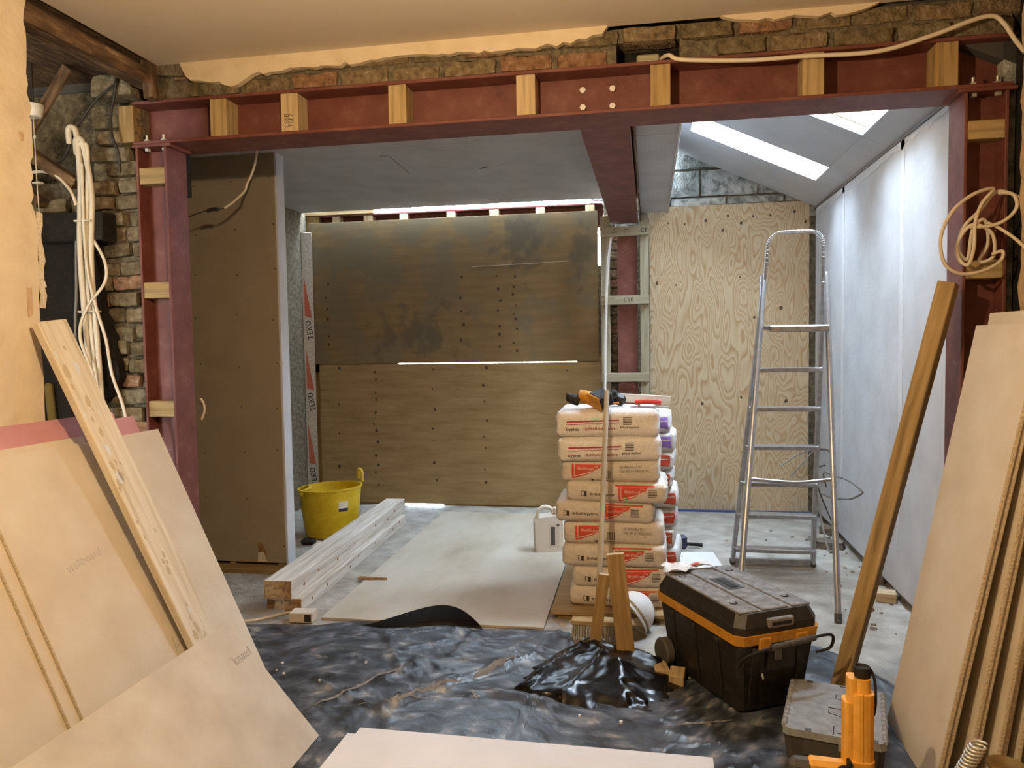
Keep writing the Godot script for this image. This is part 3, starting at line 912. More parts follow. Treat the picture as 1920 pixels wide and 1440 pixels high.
func back_wall() -> void:
	var dk := plain(hexc("4a3a28"), 0.9)
	# new sheet on the right
	var r := thing("plywood_sheet", "clean pale plywood sheet with wild grain behind the stepladder", "plywood", at(0.62, 1.22, -6.309))
	part(r, "sheet", ply_sheet(1.22, 2.44), M.ply_new)
	var ks := []
	for p in [[-0.46, 1.09], [-0.33, 1.08], [-0.17, 1.1], [-0.04, 1.02], [0.0, 1.13], [0.1, 1.07], [0.19, 1.12], [0.32, 1.12], [0.5, 1.14], [0.58, 1.06], [-0.4, 0.6], [0.09, 0.65], [-0.55, 0.62], [-0.2, -0.35], [0.44, -0.33], [0.1, -0.3], [0.2, 0.33], [0.4, 0.4]]:
		ks.append([p[0], p[1], rng.randf_range(0.006, 0.014)])
	knots(r, ks, 0.0098, dk)
	# weathered sheets over the big opening
	var lo := thing("plywood_sheet", "lower weathered plywood sheet standing on the floor behind the bags", "plywood", at(-1.607, 0.6145, -6.309))
	part(lo, "sheet", ply_sheet(2.444, 1.2), M.ply_old)
	ks = []
	for col in [[-0.72, 12], [-0.2, 7], [0.25, 8], [0.95, 5], [-1.05, 4]]:
		for i in col[1]:
			ks.append([col[0] + rng.randf_range(-0.02, 0.02), 0.55 - i * 1.1 / col[1] + rng.randf_range(-0.03, 0.03), rng.randf_range(0.007, 0.014)])
	knots(lo, ks, 0.0098, dk)
	var up := thing("plywood_sheet", "upper plywood sheet greyed by mould under the back beam", "plywood", at(-1.645, 1.83, -6.309))
	part(up, "sheet", ply_sheet(2.49, 1.216, true), M.ply_mould)
	ks = []
	for col in [[0.42, 7], [0.56, 9], [0.1, 5], [-1.1, 6]]:
		for i in col[1]:
			ks.append([col[0] + rng.randf_range(-0.02, 0.02), 0.1 - i * 0.68 / col[1] + rng.randf_range(-0.03, 0.03), rng.randf_range(0.007, 0.014)])
	knots(up, ks, 0.0098, dk)
	part(up, "split_seam", bm(Vector3(0.8, 0.006, 0.001), 0.0), M.ply_floor, turned(0.6, 0.2, 0.0095, 0, 0, 1.5))
	# battens and beam filler added behind to block daylight outside the slots
	var wall := struct_node("wall_end")
	for b in [[-2.95, -2.12, 1.15, 1.28], [-0.58, -0.38, 1.15, 1.28], [-2.95, -2.085, -0.05, 0.05], [-1.74, -0.38, -0.05, 0.05], [-2.95, -2.80, 0.0, 2.5]]:
		stick(wall, "blocking_batten", span(b[0], b[1], b[2], b[3], -6.36, -6.3185), M.pine[3])
	stick(wall, "blocking_filler", span(-3.1, -2.3, 2.505, 2.62, -6.5, -6.3), M.pine[3])
	stick(wall, "masonry", span(-3.2, -2.80, 0, 2.75, -6.5, -6.36), M.mortar)
	stick(wall, "brick_pier", span(-0.315, 0.03, 0, 2.46, -6.5, -6.335), M.mortar)
	stick(wall, "brick_pier", span(-0.5, -0.31, 0, 2.0, -6.5, -6.33), M.mortar)
	stick(wall, "masonry", span(0.0, 1.5, 0, 2.45, -6.5, -6.325), M.mortar)
	stick(wall, "head_block", span(-0.355, 0.17, 2.41, 2.75, -6.5, -6.32), M.mortar)
	stick(wall, "floor_strip", span(0.2, 1.24, 0.0, 0.016, -6.3, -6.275), plain(hexc("3b4f86"), 0.5))
	for row in 30:
		part(wall, "brick", bm(Vector3(0.1, 0.062, 0.05), 0.006), M.brick[(row * 2) % 5], turned(-0.285 + 0.006 * sin(row * 2.0), 0.05 + row * 0.075, -6.335, 3.0 * sin(row * 4.1)))
	# packers in the back beam
	for x in [[-2.68, -2.613], [-2.397, -2.321], [-2.075, -2.005], [-1.662, -1.589], [-1.295, -1.218], [-0.908, -0.833], [-0.498, -0.425]]:
		packer(x[0], x[1], 2.32, 2.49, -6.41, -6.32, M.pine[2], "pale timber packer showing above the mouldy plywood at the back", "timber packers in the back beam")
	# timber framing round the back post
	for q in [[-0.365, -0.297, "upright timber stud beside the daylight slot, framing the back post"], [-0.061, 0.006, "upright timber stud along the clean plywood, framing the back post"]]:
		var st := span(q[0], q[1], 0.0, 2.36, -6.155, -6.11, 0.002)
		solo("timber_stud", st[0], M.pine_green, q[2], "timber", st[1])
	var k := 0
	for y in [[2.197, 2.268], [1.667, 1.735], [1.063, 1.132]]:
		var o := solo("timber_rail", span(-0.367, 0.008, y[0], y[1], -6.109, -6.064, 0.002)[0], M.pine_green, ["top timber rail across the back post, stamped with small grade print", "middle timber rail across the back post, stamped C16", "lowest plain timber rail across the back post"][k], "timber", at(-0.18, (y[0] + y[1]) / 2, -6.087))
		if k == 0:
			part(o, "grade_stamp", text_mesh("CE", 0.034, 0.0006, "Droid Sans", 700), M.print_black, at(0.15, 0, 0.0232))
			for n in 4:
				part(o, "grade_stamp", text_mesh(["DRY", "TIMBER", "GRADE", "KD C16"][n], 0.011), M.print_black, at(-0.08 + 0.1 * (n / 2), 0.012 - 0.022 * (n % 2), 0.0232))
		elif k == 1:
			part(o, "grade_stamp", text_mesh("C16", 0.034), M.print_black, Transform3D(Basis.from_euler(Vector3(0, 0, 0.03)), Vector3(0.03, 0, 0.0232)))
			part(o, "grade_stamp", text_mesh("EN14", 0.012), M.print_black, at(-0.1, 0.012, 0.0232))
		k += 1
	var pole := MB.new()
	pole.tube(spline([Vector3(-0.283, 2.19, -6.09), Vector3(-0.312, 1.9, -6.06), Vector3(-0.33, 1.4, -6.05), Vector3(-0.345, 0.6, -6.05), Vector3(-0.35, 0.0, -6.04)]), 0.010, 10)
	solo("conduit_pipe", pole.mesh(), M.white_plastic, "thin pale conduit pipe leaning in front of the timber rails", "pipe")
	# foil-backed insulation strip in the far corner, printed on the foil
	var ins := thing("insulation_board", "narrow foil-faced insulation board upright in the corner by the mouldy plywood", "insulation", turned(-2.885, 0, -6.235, 24))
	part(ins, "board", bm(Vector3(0.09, 2.35, 0.05), 0.002), M.foil, at(0, 1.175, 0))
	for y in [1.62, 1.0, 0.35]:
		var tri := [Vector2(-0.03, y + 0.36), Vector2(0.03, y), Vector2(-0.03, y + 0.02)]
		part(ins, "red_print", slab_mesh(tri, 0.0006), M.print_brown, at(0, 0, 0.0257))
		part(ins, "lettering", text_mesh("TEKO", 0.05, 0.0006, "Droid Sans", 700), M.print_black, Transform3D(Basis.from_euler(Vector3(0, 0, PI / 2 + 0.15)), Vector3(0.005, y - 0.1, 0.0257)))

func left_recess() -> void:
	# rubble brick wall beside the post
	var w := struct_node("wall_recess")
	stick(w, "mortar_bed", span(-3.3, -2.52, 0, 2.16, -3.32, -3.21), M.mortar)
	stick(w, "mortar_bed", span(-2.52, -2.262, 0, 2.49, -3.32, -3.21), M.mortar)
	var meshes := []
	for i in 4:
		meshes.append(rough_brick(Vector3(0.205, 0.066, 0.09), 240 + i))
	for row in 21:
		var x := -3.1 + (row % 2) * 0.1
		while x < -2.27:
			var l := minf(rng.randf_range(0.14, 0.23), -2.262 - x)
			if l > 0.05 and (row < 16 or x + l / 2 > -2.52):
				var b := part(w, "brick", meshes[rng.randi() % 4], M.brick[rng.randi() % 5], turned(x + l / 2, 0.94 + row * 0.074 + rng.randf_range(-0.008, 0.008), -3.215 + rng.randf_range(-0.02, 0.012), rng.randf_range(-5, 5), 0, rng.randf_range(-4, 4)))
				b.scale = Vector3(l / 0.214, rng.randf_range(0.9, 1.08), 1)
			x += l + 0.008
	# end stone under the timber at the top
	part(w, "brick", rough_brick(Vector3(0.2, 0.1, 0.12), 260), M.brick[4], at(-2.36, 2.56, -3.19))
	# far side and back of the recess, painted black for the void's deep shade
	stick(w, "recess_side", span(-3.35, -3.25, 0, 2.75, -3.3, 0.0), M.bitumen_and_shade)
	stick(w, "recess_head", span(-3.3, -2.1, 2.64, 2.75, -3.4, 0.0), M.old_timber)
	stick(w, "recess_back", span(-3.3, -2.15, 2.1, 2.75, -3.40, -3.33), M.bitumen_and_shade)
	# bituminous painted panel with a broken edge, and the black rail over it
	var ps := [Vector2(-3.2, 0.0), Vector2(-2.5, 0.0)]
	ps += [Vector2(-2.5, 1.12), Vector2(-2.46, 1.13)]
	ps += ragged(Vector2(-2.46, 1.13), Vector2(-2.40, 1.2), 0.03, 0.006, 51)
	ps += ragged(Vector2(-2.38, 1.22), Vector2(-2.40, 1.4), 0.03, 0.008, 52)
	ps += ragged(Vector2(-2.40, 1.4), Vector2(-2.46, 1.58), 0.03, 0.008, 53)
	ps += ragged(Vector2(-2.46, 1.58), Vector2(-2.47, 1.86), 0.03, 0.008, 54)
	ps += [Vector2(-2.47, 1.87), Vector2(-3.2, 1.87)]
	part(w, "black_panel", slab_mesh(ps, 0.05), M.bitumen_and_shade, at(0, 0, -3.135))
	part(w, "black_rail", bm(Vector3(0.75, 0.125, 0.1), 0.004), M.bitumen_and_shade, at(-2.755, 1.93, -3.115))
	# timber that carried the old ceiling edge, and its hanger
	solo("ceiling_timber", bm(Vector3(0.07, 0.9, 0.1), 0.01), M.old_timber, "dark old timber along the torn ceiling edge over the recess", "timber", Transform3D(Basis(Vector3(0, 1, 0), Vector3(0, 0, -1), Vector3(-1, 0, 0)), Vector3(-2.19, 2.575, -2.72)))
	solo("timber_hanger", bm(Vector3(0.05, 0.17, 0.05), 0.004), M.old_timber, "short brown timber hanger at the corner where ceiling meets brickwork", "timber", turned(-2.15, 2.56, -3.115, 0, 0, 4))
	# rafters of the stair void
	for q in [[Vector3(-3.24, 2.62, -2.98), Vector3(-2.52, 2.12, -3.1), 0.07, "upper broad sloping timber in the void above the black panel"], [Vector3(-3.24, 2.42, -3.02), Vector3(-2.72, 2.05, -3.12), 0.07, "lower broad sloping timber in the void above the black panel"], [Vector3(-2.5, 2.62, -3.05), Vector3(-2.86, 2.18, -3.06), 0.022, "thin lath crossing the sloping timbers in the void"]]:
		var o := along(q[0], q[1], 0, Vector3.BACK)
		solo("void_rafter", bm(Vector3(q[2], (q[0] as Vector3).distance_to(q[1]), 0.05), 0.004), M.old_timber, q[3], "timber", o)
	# ceiling pull-cord switch
	var sw := thing("pull_switch", "white round pull-cord switch hanging in the dark recess", "switch", at(-2.66, 2.43, -3.02))
	var k := MB.new()
	k.lathe(Transform3D.IDENTITY, [Vector2(0.0, 0.03), Vector2(0.043, 0.03), Vector2(0.042, 0.01), Vector2(0.036, -0.018), Vector2(0.03, -0.024), Vector2(0.0, -0.024)], 24)
	part(sw, "body", k.mesh(), M.white_plastic)
	var c := MB.new()
	c.tube([Vector3(0, -0.02, 0), Vector3(0.006, -0.3, 0.004), Vector3(0.014, -0.74, 0.0)], 0.0022, 6)
	part(sw, "cord", c.mesh(), M.cable_white)
	var e := MB.new()
	e.lathe(at(0.014, -0.77, 0), [Vector2(0.0, 0.03), Vector2(0.004, 0.03), Vector2(0.011, 0.004), Vector2(0.009, 0.0), Vector2(0.0, 0.0)], 12)
	part(sw, "cord_pull", e.mesh(), M.white_plastic)
	part(sw, "bead", bm(Vector3(0.01, 0.016, 0.01), 0.003), M.white_plastic, at(0.004, -0.11, 0.002))
	part(sw, "rose", bm(Vector3(0.04, 0.008, 0.03), 0.003), M.cable_white, at(0.008, -0.31, 0.0))
	var hg := MB.new()
	hg.tube([Vector3(0, 0.03, 0), Vector3(0.0, 0.21, 0)], 0.006, 6)
	part(sw, "flex", hg.mesh(), M.cable_dark)
	# strip of yellow foam left on the panel edge
	solo("foam_strip", bm(Vector3(0.04, 0.42, 0.03), 0.01), M.old_foam, "dull yellow strip of old foam on the black panel by the plaster edge", "foam", turned(-2.72, 1.02, -3.118, 0, 0, 4))

# leaning board: foot line at (x0, 0), head at (x1, y1), from z0 (near) to z1 (far); paper faces on a gypsum core
func board(called: String, label: String, x0: float, x1: float, y1: float, z0: float, z1: float, face: Material, group := "", y0 := 0.0) -> Node3D:
	var e := Vector3(x1 - x0, y1 - y0, 0)
	var h := e.length()
	e = e / h
	var n := Vector3(e.y, -e.x, 0)
	if n.x * (x0 - x1) < 0.0 and absf(x0 - x1) > 1e-6:
		n = -n
	var ax := e.cross(n)
	var foot := Vector3(x0, y0, (z0 + z1) / 2.0)
	var o := thing(called, label, "plasterboard", Transform3D(Basis(ax, e, n), foot + e * h / 2.0), group)
	var w := absf(z1 - z0)
	part(o, "core", bm(Vector3(w, h, 0.0113), 0.0015, 1), M.gypsum)
	for s in [-1.0, 1.0]:
		part(o, "face_paper", bm(Vector3(w - 0.001, h - 0.001, 0.0007), 0.0, 1), face, at(0, 0, s * 0.006))
	return o

func left_boards() -> void:
	var sl := -0.449
	var x0 := -1.560
	# (offset behind the front one, head height, near z, far z)
	var rows := [
		["pink plasterboard at the back of the leaning stack, against the plaster pier", 0.0575, 1.128, -1.2, -2.74, M.board_pink],
		["pink plasterboard showing above the cut boards of the leaning stack", 0.043, 1.103, -1.2, -2.83, M.board_pink],
		["cream plasterboard lowest under the cut edges of the leaning stack", 0.0287, 1.06, -0.9, -2.5, M.board_ivory],
		["second plasterboard, its cut edge just behind the foremost leaning one", 0.0143, 1.04, -1.945, -2.87, M.board_ivory],
		["foremost plasterboard of the leaning stack, with the plank leaning across it", 0.0, 1.043, -1.985, -2.89, M.board_ivory]]
	var front: Node3D
	for r in rows:
		var xf: float = x0 - r[1] * 1.0
		front = board("plasterboard", r[0], xf, xf + sl * r[2], r[2], r[3], r[4], r[5], "plasterboards leaning on the pier")
	# faint print on the foremost sheet
	part(front, "faint_print", text_mesh("wallboard", 0.028), M.print_grey, Transform3D(Basis.from_euler(Vector3(0, 0, 0.12)), Vector3(-0.2, 0.17, 0.0065)))
	for s in [[Vector2(0.02, -0.29), Vector2(0.03, -0.2)], [Vector2(0.14, -0.28), Vector2(0.12, -0.18)], [Vector2(0.03, -0.245), Vector2(0.13, -0.23)], [Vector2(0.02, -0.29), Vector2(0.14, -0.28)]]:
		var a: Vector2 = s[0]
		var b: Vector2 = s[1]
		part(front, "pencil_mark", bm(Vector3(0.004, a.distance_to(b), 0.0003), 0.0), M.print_grey, Transform3D(Basis.from_euler(Vector3(0, 0, (b - a).angle() - PI / 2)), Vector3((a.x + b.x) / 2, (a.y + b.y) / 2, 0.0066)))
	# plank across the stack
	var a := Vector3(-1.53, 0.012, -2.585)
	var b := Vector3(-2.095, 1.482, -2.405)
	var pl := solo("plank", bm(Vector3(0.143, a.distance_to(b), 0.03), 0.003), M.plank, "long plaster-splashed pine plank leaning across the plasterboard stack", "plank", along(a, b, 0, Vector3(0, 0, -1)))
	for i in 40:
		var ps := []
		var r := rng.randf_range(0.006, 0.02)
		for k in 7:
			ps.append(Vector2(cos(TAU * k / 7) * r * 0.7, sin(TAU * k / 7) * r * 1.5) * rng.randf_range(0.6, 1.2))
		part(pl, "plaster_splash", slab_mesh(ps, 0.0006), M.splash if i % 4 else M.filler, at(-0.035 + rng.randf_range(-0.03, 0.045), rng.randf_range(-0.7, 0.7), 0.0156))
	# low board in front, showing its grey back
	var f := board("plasterboard_offcut", "grey plasterboard offcut propped low in front of the leaning stack", -1.157, -1.49, 0.396, -1.25, -2.474, M.board_grey, "", 0.006)
	part(f, "printed_brand", text_mesh("knauf", 0.03, 0.0005, "Droid Sans", 700), M.print_mark, Transform3D(Basis.from_euler(Vector3(0, 0, 0.0)), Vector3(0.555, 0.13, 0.0065)))
	# white board lying at the front
	for i in 2:
		var o := thing("plasterboard_sheet", ["white plasterboard lying flat on the black sheet, under another", "topmost white plasterboard lying flat on the black sheet"][i], "plasterboard", turned(-0.455 + i * 0.04, 0.022 + i * 0.0135, -1.90 + i * -0.02, -1.0))
		part(o, "core", bm(Vector3(1.2, 0.0113, 1.12), 0.0015), M.gypsum)
		for s in [-1.0, 1.0]:
			part(o, "face_paper", bm(Vector3(1.199, 0.0007, 1.119), 0.0), M.board_cool, at(0, s * 0.006, 0))

func right_boards() -> void:
	var bots := [0.84, 0.856, 0.915, 0.93, 0.98, 1.01, 1.04, 1.075]
	var tops := [1.113, 1.128, 1.16, 1.175, 1.20, 1.222, 1.245, 1.268]
	var highs := [1.413, 1.40, 1.455, 1.45, 1.43, 1.456, 1.44, 1.459]
	var nears := [-2.43, -2.435, -2.42, -2.425, -2.40, -2.43, -2.41, -2.39]
	var fars := [-2.88, -2.87, -2.89, -2.86, -2.9, -2.9, -2.93, -2.95]
	var labels := ["foremost ivory plasterboard of the tall stack leaning by the right post", "ivory plasterboard tight behind the foremost one of the tall stack", "third ivory plasterboard of the tall stack, after the wide dark gap", "fourth ivory plasterboard of the tall stack, tight behind the third", "fifth ivory plasterboard from the front of the tall stack", "sixth ivory plasterboard from the front of the tall stack", "seventh ivory plasterboard from the front of the tall stack", "last ivory plasterboard of the tall stack, against the torn plaster"]
	for i in 8:
		board("tall_plasterboard", labels[i], bots[i], tops[i], highs[i], nears[i], fars[i], M.board_ivory, "plasterboards in the tall stack", 0.004)
	# post leaning on the steel
	var a := Vector3(0.725, 0.012, -3.10)
	var b := Vector3(1.087, 1.575, -3.075)
	solo("timber_post", bm(Vector3(0.06, a.distance_to(b), 0.072), 0.003), M.pine[1], "square sawn timber leaning on the steel post by the tall plasterboards", "timber", along(a, b, -32, Vector3.RIGHT))
	# coiled spring and brass cap of a tool on the floor behind the stack's near end
	var t := thing("plumbing_spring", "bending spring and brass cup beside the near end of the tall stack", "tool", at(0.80, 0.0, -2.02))
	var sp := MB.new()
	var ps := []
	for i in 121:
		var w := TAU * i / 10.0
		ps.append(Vector3(-0.05 + 0.018 * cos(w) + i * 0.0004, 0.27 + i * 0.00085, 0.018 * sin(w)))
	sp.tube(ps, 0.0035, 6)
	part(t, "spring", sp.mesh(), M.zinc)
	var st := MB.new()
	st.tube([Vector3(-0.055, 0.27, 0), Vector3(-0.05, 0.0, 0)], 0.014, 10)
	st.tube([Vector3(0.06, 0.0, 0), Vector3(0.06, 0.31, 0)], 0.012, 10)
	part(t, "stem", st.mesh(), M.case_dark)
	var cu := MB.new()
	cu.lathe(at(0.06, 0.31, 0), [Vector2(0.012, -0.02), Vector2(0.03, -0.015), Vector2(0.045, 0.012), Vector2(0.042, 0.016), Vector2(0.0, 0.012)], 24)
	part(t, "brass_cup", cu.mesh(), M.copper)

# ---------------------------------------------------------------- polythene on the floor
func seg_d(p: Vector2, a: Vector2, b: Vector2) -> float:
	return p.distance_to(Geometry2D.get_closest_point_to_segment(p, a, b))

func ground_sheet() -> void:
	var edge := [Vector2(-2.12, -3.38), Vector2(-1.95, -3.46), Vector2(-1.61, -3.50), Vector2(-1.33, -3.63), Vector2(-0.98, -3.66), Vector2(-0.84, -3.53), Vector2(-0.72, -3.56), Vector2(-0.56, -3.59), Vector2(-0.36, -3.55), Vector2(-0.34, -3.42), Vector2(-0.44, -3.16), Vector2(-0.3, -3.05), Vector2(0.05, -2.99), Vector2(0.3, -3.3), Vector2(0.5, -3.48), Vector2(0.72, -3.55), Vector2(0.86, -3.42), Vector2(0.98, -3.08), Vector2(1.02, -2.7)]
	var lens := [0.0]
	for i in range(1, edge.size()):
		lens.append(lens[-1] + (edge[i] as Vector2).distance_to(edge[i - 1]))
	var tot: float = lens[-1]
	var far := func(u: float) -> Vector2:
		var s := u * tot
		for i in range(1, edge.size()):
			if s <= lens[i] + 1e-6:
				return (edge[i - 1] as Vector2).lerp(edge[i], (s - lens[i - 1]) / (lens[i] - lens[i - 1]))
		return edge[-1]
	var f := FastNoiseLite.new()
	f.seed = 77; f.frequency = 3.0; f.fractal_octaves = 4
	# folds: from, to, height, half width
	var folds := [[Vector2(-1.25, -3.45), Vector2(-1.05, -3.05), 0.012, 0.012], [Vector2(-1.0, -3.1), Vector2(-1.28, -2.62), 0.016, 0.02], [Vector2(-0.42, -3.6), Vector2(-0.52, -3.25), 0.012, 0.014], [Vector2(-0.5, -3.25), Vector2(-1.0, -2.72), 0.03, 0.025], [Vector2(-1.5, -3.2), Vector2(-0.6, -3.12), 0.012, 0.05], [Vector2(-1.7, -3.0), Vector2(-0.4, -2.85), 0.010, 0.03], [Vector2(-0.9, -3.4), Vector2(-1.1, -3.25), 0.012, 0.02], [Vector2(-0.6, -2.9), Vector2(0.1, -2.65), 0.012, 0.03], [Vector2(-0.5, -3.0), Vector2(0.05, -2.75), 0.008, 0.02], [Vector2(-0.82, -3.5), Vector2(-0.86, -3.2), 0.014, 0.016], [Vector2(0.55, -3.3), Vector2(0.95, -2.9), 0.014, 0.03], [Vector2(0.7, -3.4), Vector2(0.9, -3.2), 0.012, 0.03], [Vector2(-1.35, -2.9), Vector2(-0.95, -2.65), 0.01, 0.012]]
	var k := MB.new()
	var high := func(p: Vector2) -> float:
		var y := 0.005 + 0.002 * f.get_noise_2d(p.x, p.y) + 0.002 * absf(f.get_noise_2d(p.x * 3.0 + 40.0, p.y * 5.0))
		for q in folds:
			var d: float = seg_d(p, q[0], q[1]) / q[3]
			if d < 3.0:
				y += q[2] * exp(-d * d)
		# small crumples everywhere
		var rg := 1.0 - absf(f.get_noise_2d(p.x * 1.1 + 60.0, p.y * 1.5)) * 2.2
		y += 0.007 * pow(clampf(rg, 0.0, 1.0), 10.0)
		# pressed flat under the white boards and the cases
		if p.y > -2.62:
			y = minf(y, 0.012)
		return maxf(y, 0.002)
	var fn := func(u: float, v: float) -> Vector3:
		var a: Vector2 = far.call(u)
		var b := Vector2(lerpf(-2.1, 1.2, u), -1.0)
		var p := a.lerp(b, v * v * 0.3 + v * 0.7)
		p += Vector2(f.get_noise_2d(p.x * 3.0, p.y), f.get_noise_2d(p.y * 3.0, p.x + 9.0)) * 0.012
		return Vector3(p.x, high.call(p), p.y)
	k.sheet(fn, 230, 170, 3.3, 2.6)
	var pol := solo("polythene_sheet", k.mesh(), M.black_sheet, "dusty black polythene sheet crumpled over the floor of the opening", "plastic sheet")
	# edge turned up on itself, its clean black underside showing
	var te := MB.new()
	var ft := func(u: float, v: float) -> Vector3:
		var x := lerpf(-1.40, -0.79, u)
		var h := 0.062 * pow(maxf(sin(PI * pow(u, 1.4)), 0.0), 0.7)
		var z := lerpf(-3.5, -3.53, u) + 0.03 * sin(u * 7.0)
		return Vector3(x + 0.03 * v * (1.0 - u), 0.01 + h * pow(v, 0.8), z - 0.02 - 0.11 * v * sin(PI * u))
	te.sheet(ft, 40, 10)
	part(pol, "turned_edge", te.mesh(), M.black_bag)
	# plaster dust caught along the creases and in scuffs
	var smears := [[Vector2(-1.0, -3.1), Vector2(-1.28, -2.62), 0.016], [Vector2(-0.55, -3.2), Vector2(-0.72, -2.98), 0.022], [Vector2(-0.74, -2.96), Vector2(-1.0, -2.71), 0.012], [Vector2(-1.26, -2.66), Vector2(-0.7, -2.86), 0.006], [Vector2(-0.52, -3.5), Vector2(-0.6, -3.4), 0.012], [Vector2(-1.07, -3.5), Vector2(-1.16, -3.36), 0.007], [Vector2(-1.7, -3.4), Vector2(-1.9, -3.2), 0.008], [Vector2(-0.8, -3.25), Vector2(-0.76, -3.13), 0.008], [Vector2(-0.83, -3.22), Vector2(-0.78, -3.12), 0.005], [Vector2(-0.62, -3.0), Vector2(-0.3, -3.02), 0.004], [Vector2(-0.7, -2.9), Vector2(-0.66, -2.82), 0.014], [Vector2(-0.2, -2.82), Vector2(-0.2, -2.66), 0.004], [Vector2(0.05, -2.72), Vector2(0.3, -2.8), 0.012], [Vector2(-1.5, -3.14), Vector2(-1.4, -3.12), 0.018], [Vector2(-1.1, -3.02), Vector2(-1.0, -3.0), 0.012], [Vector2(-0.55, -3.44), Vector2(-0.4, -3.3), 0.005]]
	var n := 0
	for q in smears:
		n += 1
		var m := MB.new()
		var dir := ((q[1] as Vector2) - (q[0] as Vector2)).normalized()
		var off := Vector2(-dir.y, dir.x)
		var fs := func(u: float, v: float) -> Vector3:
			var w: float = 0.6 * q[2] * pow(maxf(sin(PI * u), 0.0), 0.5) * (0.55 + 0.9 * absf(f.get_noise_2d(u * 9.0 + n, 3.0 + signf(v - 0.5) * 4.0)))
			var p := (q[0] as Vector2).lerp(q[1], u) + off * (w * (v * 2.0 - 1.0) + 0.012 * f.get_noise_2d(u * 2.0, n * 3.0))
			return Vector3(p.x, high.call(p) + 0.0018, p.y)
		m.sheet(fs, 26, 4)
		part(pol, "dust_smear", m.mesh(), M.dust)
	# bunched heap of the same black plastic: a low mound drawn up into a few long creases
	var g := FastNoiseLite.new()
	g.seed = 31; g.frequency = 3.5; g.fractal_octaves = 2
	var creases := [[Vector2(0.30, 0.10), Vector2(0.05, 0.75), 0.05, 0.10], [Vector2(0.30, 0.08), Vector2(0.62, 0.55), 0.06, 0.09], [Vector2(0.62, 0.55), Vector2(0.75, 0.95), 0.04, 0.08], [Vector2(0.32, 0.10), Vector2(0.80, 0.20), 0.05, 0.10], [Vector2(0.80, 0.20), Vector2(1.0, 0.6), 0.03, 0.10], [Vector2(0.45, 0.35), Vector2(0.35, 0.9), 0.035, 0.06], [Vector2(0.62, 0.5), Vector2(0.95, 0.45), 0.03, 0.06]]
	var hp := MB.new()
	var fh := func(u: float, v: float) -> Vector3:
		var w := Vector2(u, v) + Vector2(g.get_noise_2d(u, v), g.get_noise_2d(u + 7.0, v)) * 0.02
		var mid := Vector2((u - 0.47) / 0.53, (v - 0.42) / 0.6)
		var h := 0.075 * pow(maxf(0.0, 1.0 - mid.length_squared()), 0.5)
		for q in creases:
			var d: float = seg_d(w, q[0], q[1]) / q[3]
			h += q[2] * exp(-d)
		h += 0.005 * g.get_noise_2d(u * 3.0, v * 3.0)
		var rim := clampf(minf(minf(u, 1.0 - u), minf(v, 1.0 - v)) / 0.16, 0.0, 1.0)
		h *= 0.62 * rim * (2.0 - rim) * (1.0 - 0.55 * smoothstep(0.6, 0.95, u))
		var out := 1.0 + 0.1 * g.get_noise_2d(u * 2.0 + 20.0, v * 2.0)
		return Vector3(-0.19 + (u - 0.5) * 0.62 * out - (v - 0.5) * 0.12, maxf(h, 0.0) + 0.003, -3.06 + (v - 0.5) * 0.5 * out)
	hp.sheet(fh, 48, 40, 0.6, 0.5)
	solo("plastic_heap", hp.mesh(), M.black_bag, "shiny black plastic bunched in a heap before the two short timbers", "plastic sheet")

var bag_noise := FastNoiseLite.new()

# point of a stuffed bag: p on the faces of the cube -1..1, half size h
func bag_at(p: Vector3, h: Vector3, s: float) -> Vector3:
	var r := 0.034
	var q := p * h
	var i := q.clamp(-h + Vector3.ONE * r, h - Vector3.ONE * r)
	var d := q - i
	if d.length() > 1e-6:
		q = i + d.normalized() * minf(r, d.length())
		if absf(p.x) < 1.0 and absf(p.y) < 1.0 and absf(p.z) < 1.0:
			q = p * h
	var bz := (1.0 - p.x * p.x) * (1.0 - p.y * p.y)
	var by := (1.0 - p.x * p.x) * (1.0 - p.z * p.z)
	if absf(p.z) > 0.999:
		q.z += signf(p.z) * 0.007 * bz
	if absf(p.y) > 0.999:
		q.y += signf(p.y) * 0.006 * by
	var crumple := 0.0015 + 0.007 * smoothstep(0.72, 1.0, absf(p.x))
	q += Vector3(bag_noise.get_noise_3d(q.x * 2.0 + s, q.y * 3.0, q.z * 2.0), bag_noise.get_noise_3d(q.x * 2.0, q.y * 3.0 + s, q.z), bag_noise.get_noise_3d(q.x * 2.0, q.y * 2.0, q.z + s + 5.0)) * crumple
	# sag of the long edge
	q.y += 0.006 * sin(q.x * 7.0 + s * 3.0) * (0.4 + 0.6 * p.z * 0.5)
	return q

func bag_mesh(h: Vector3, s: float) -> ArrayMesh:
	var k := MB.new()
	for axis in 3:
		for sg in [-1.0, 1.0]:
			var i := (axis + 1) % 3
			var j := (axis + 2) % 3
			var n := [18, 10, 12]
			var g := func(u: float, v: float) -> Vector3:
				var p := Vector3.ZERO
				p[axis] = sg
				p[i] = sin((u * 2 - 1) * PI / 2.0 * 0.999) * 0.6 + (u * 2 - 1) * 0.4
				p[j] = sin((v * 2 - 1) * PI / 2.0 * 0.999) * 0.6 + (v * 2 - 1) * 0.4
				p[i] *= sg
				return bag_at(p, h, s)
			k.sheet(g, n[i], n[j])
	return k.mesh()

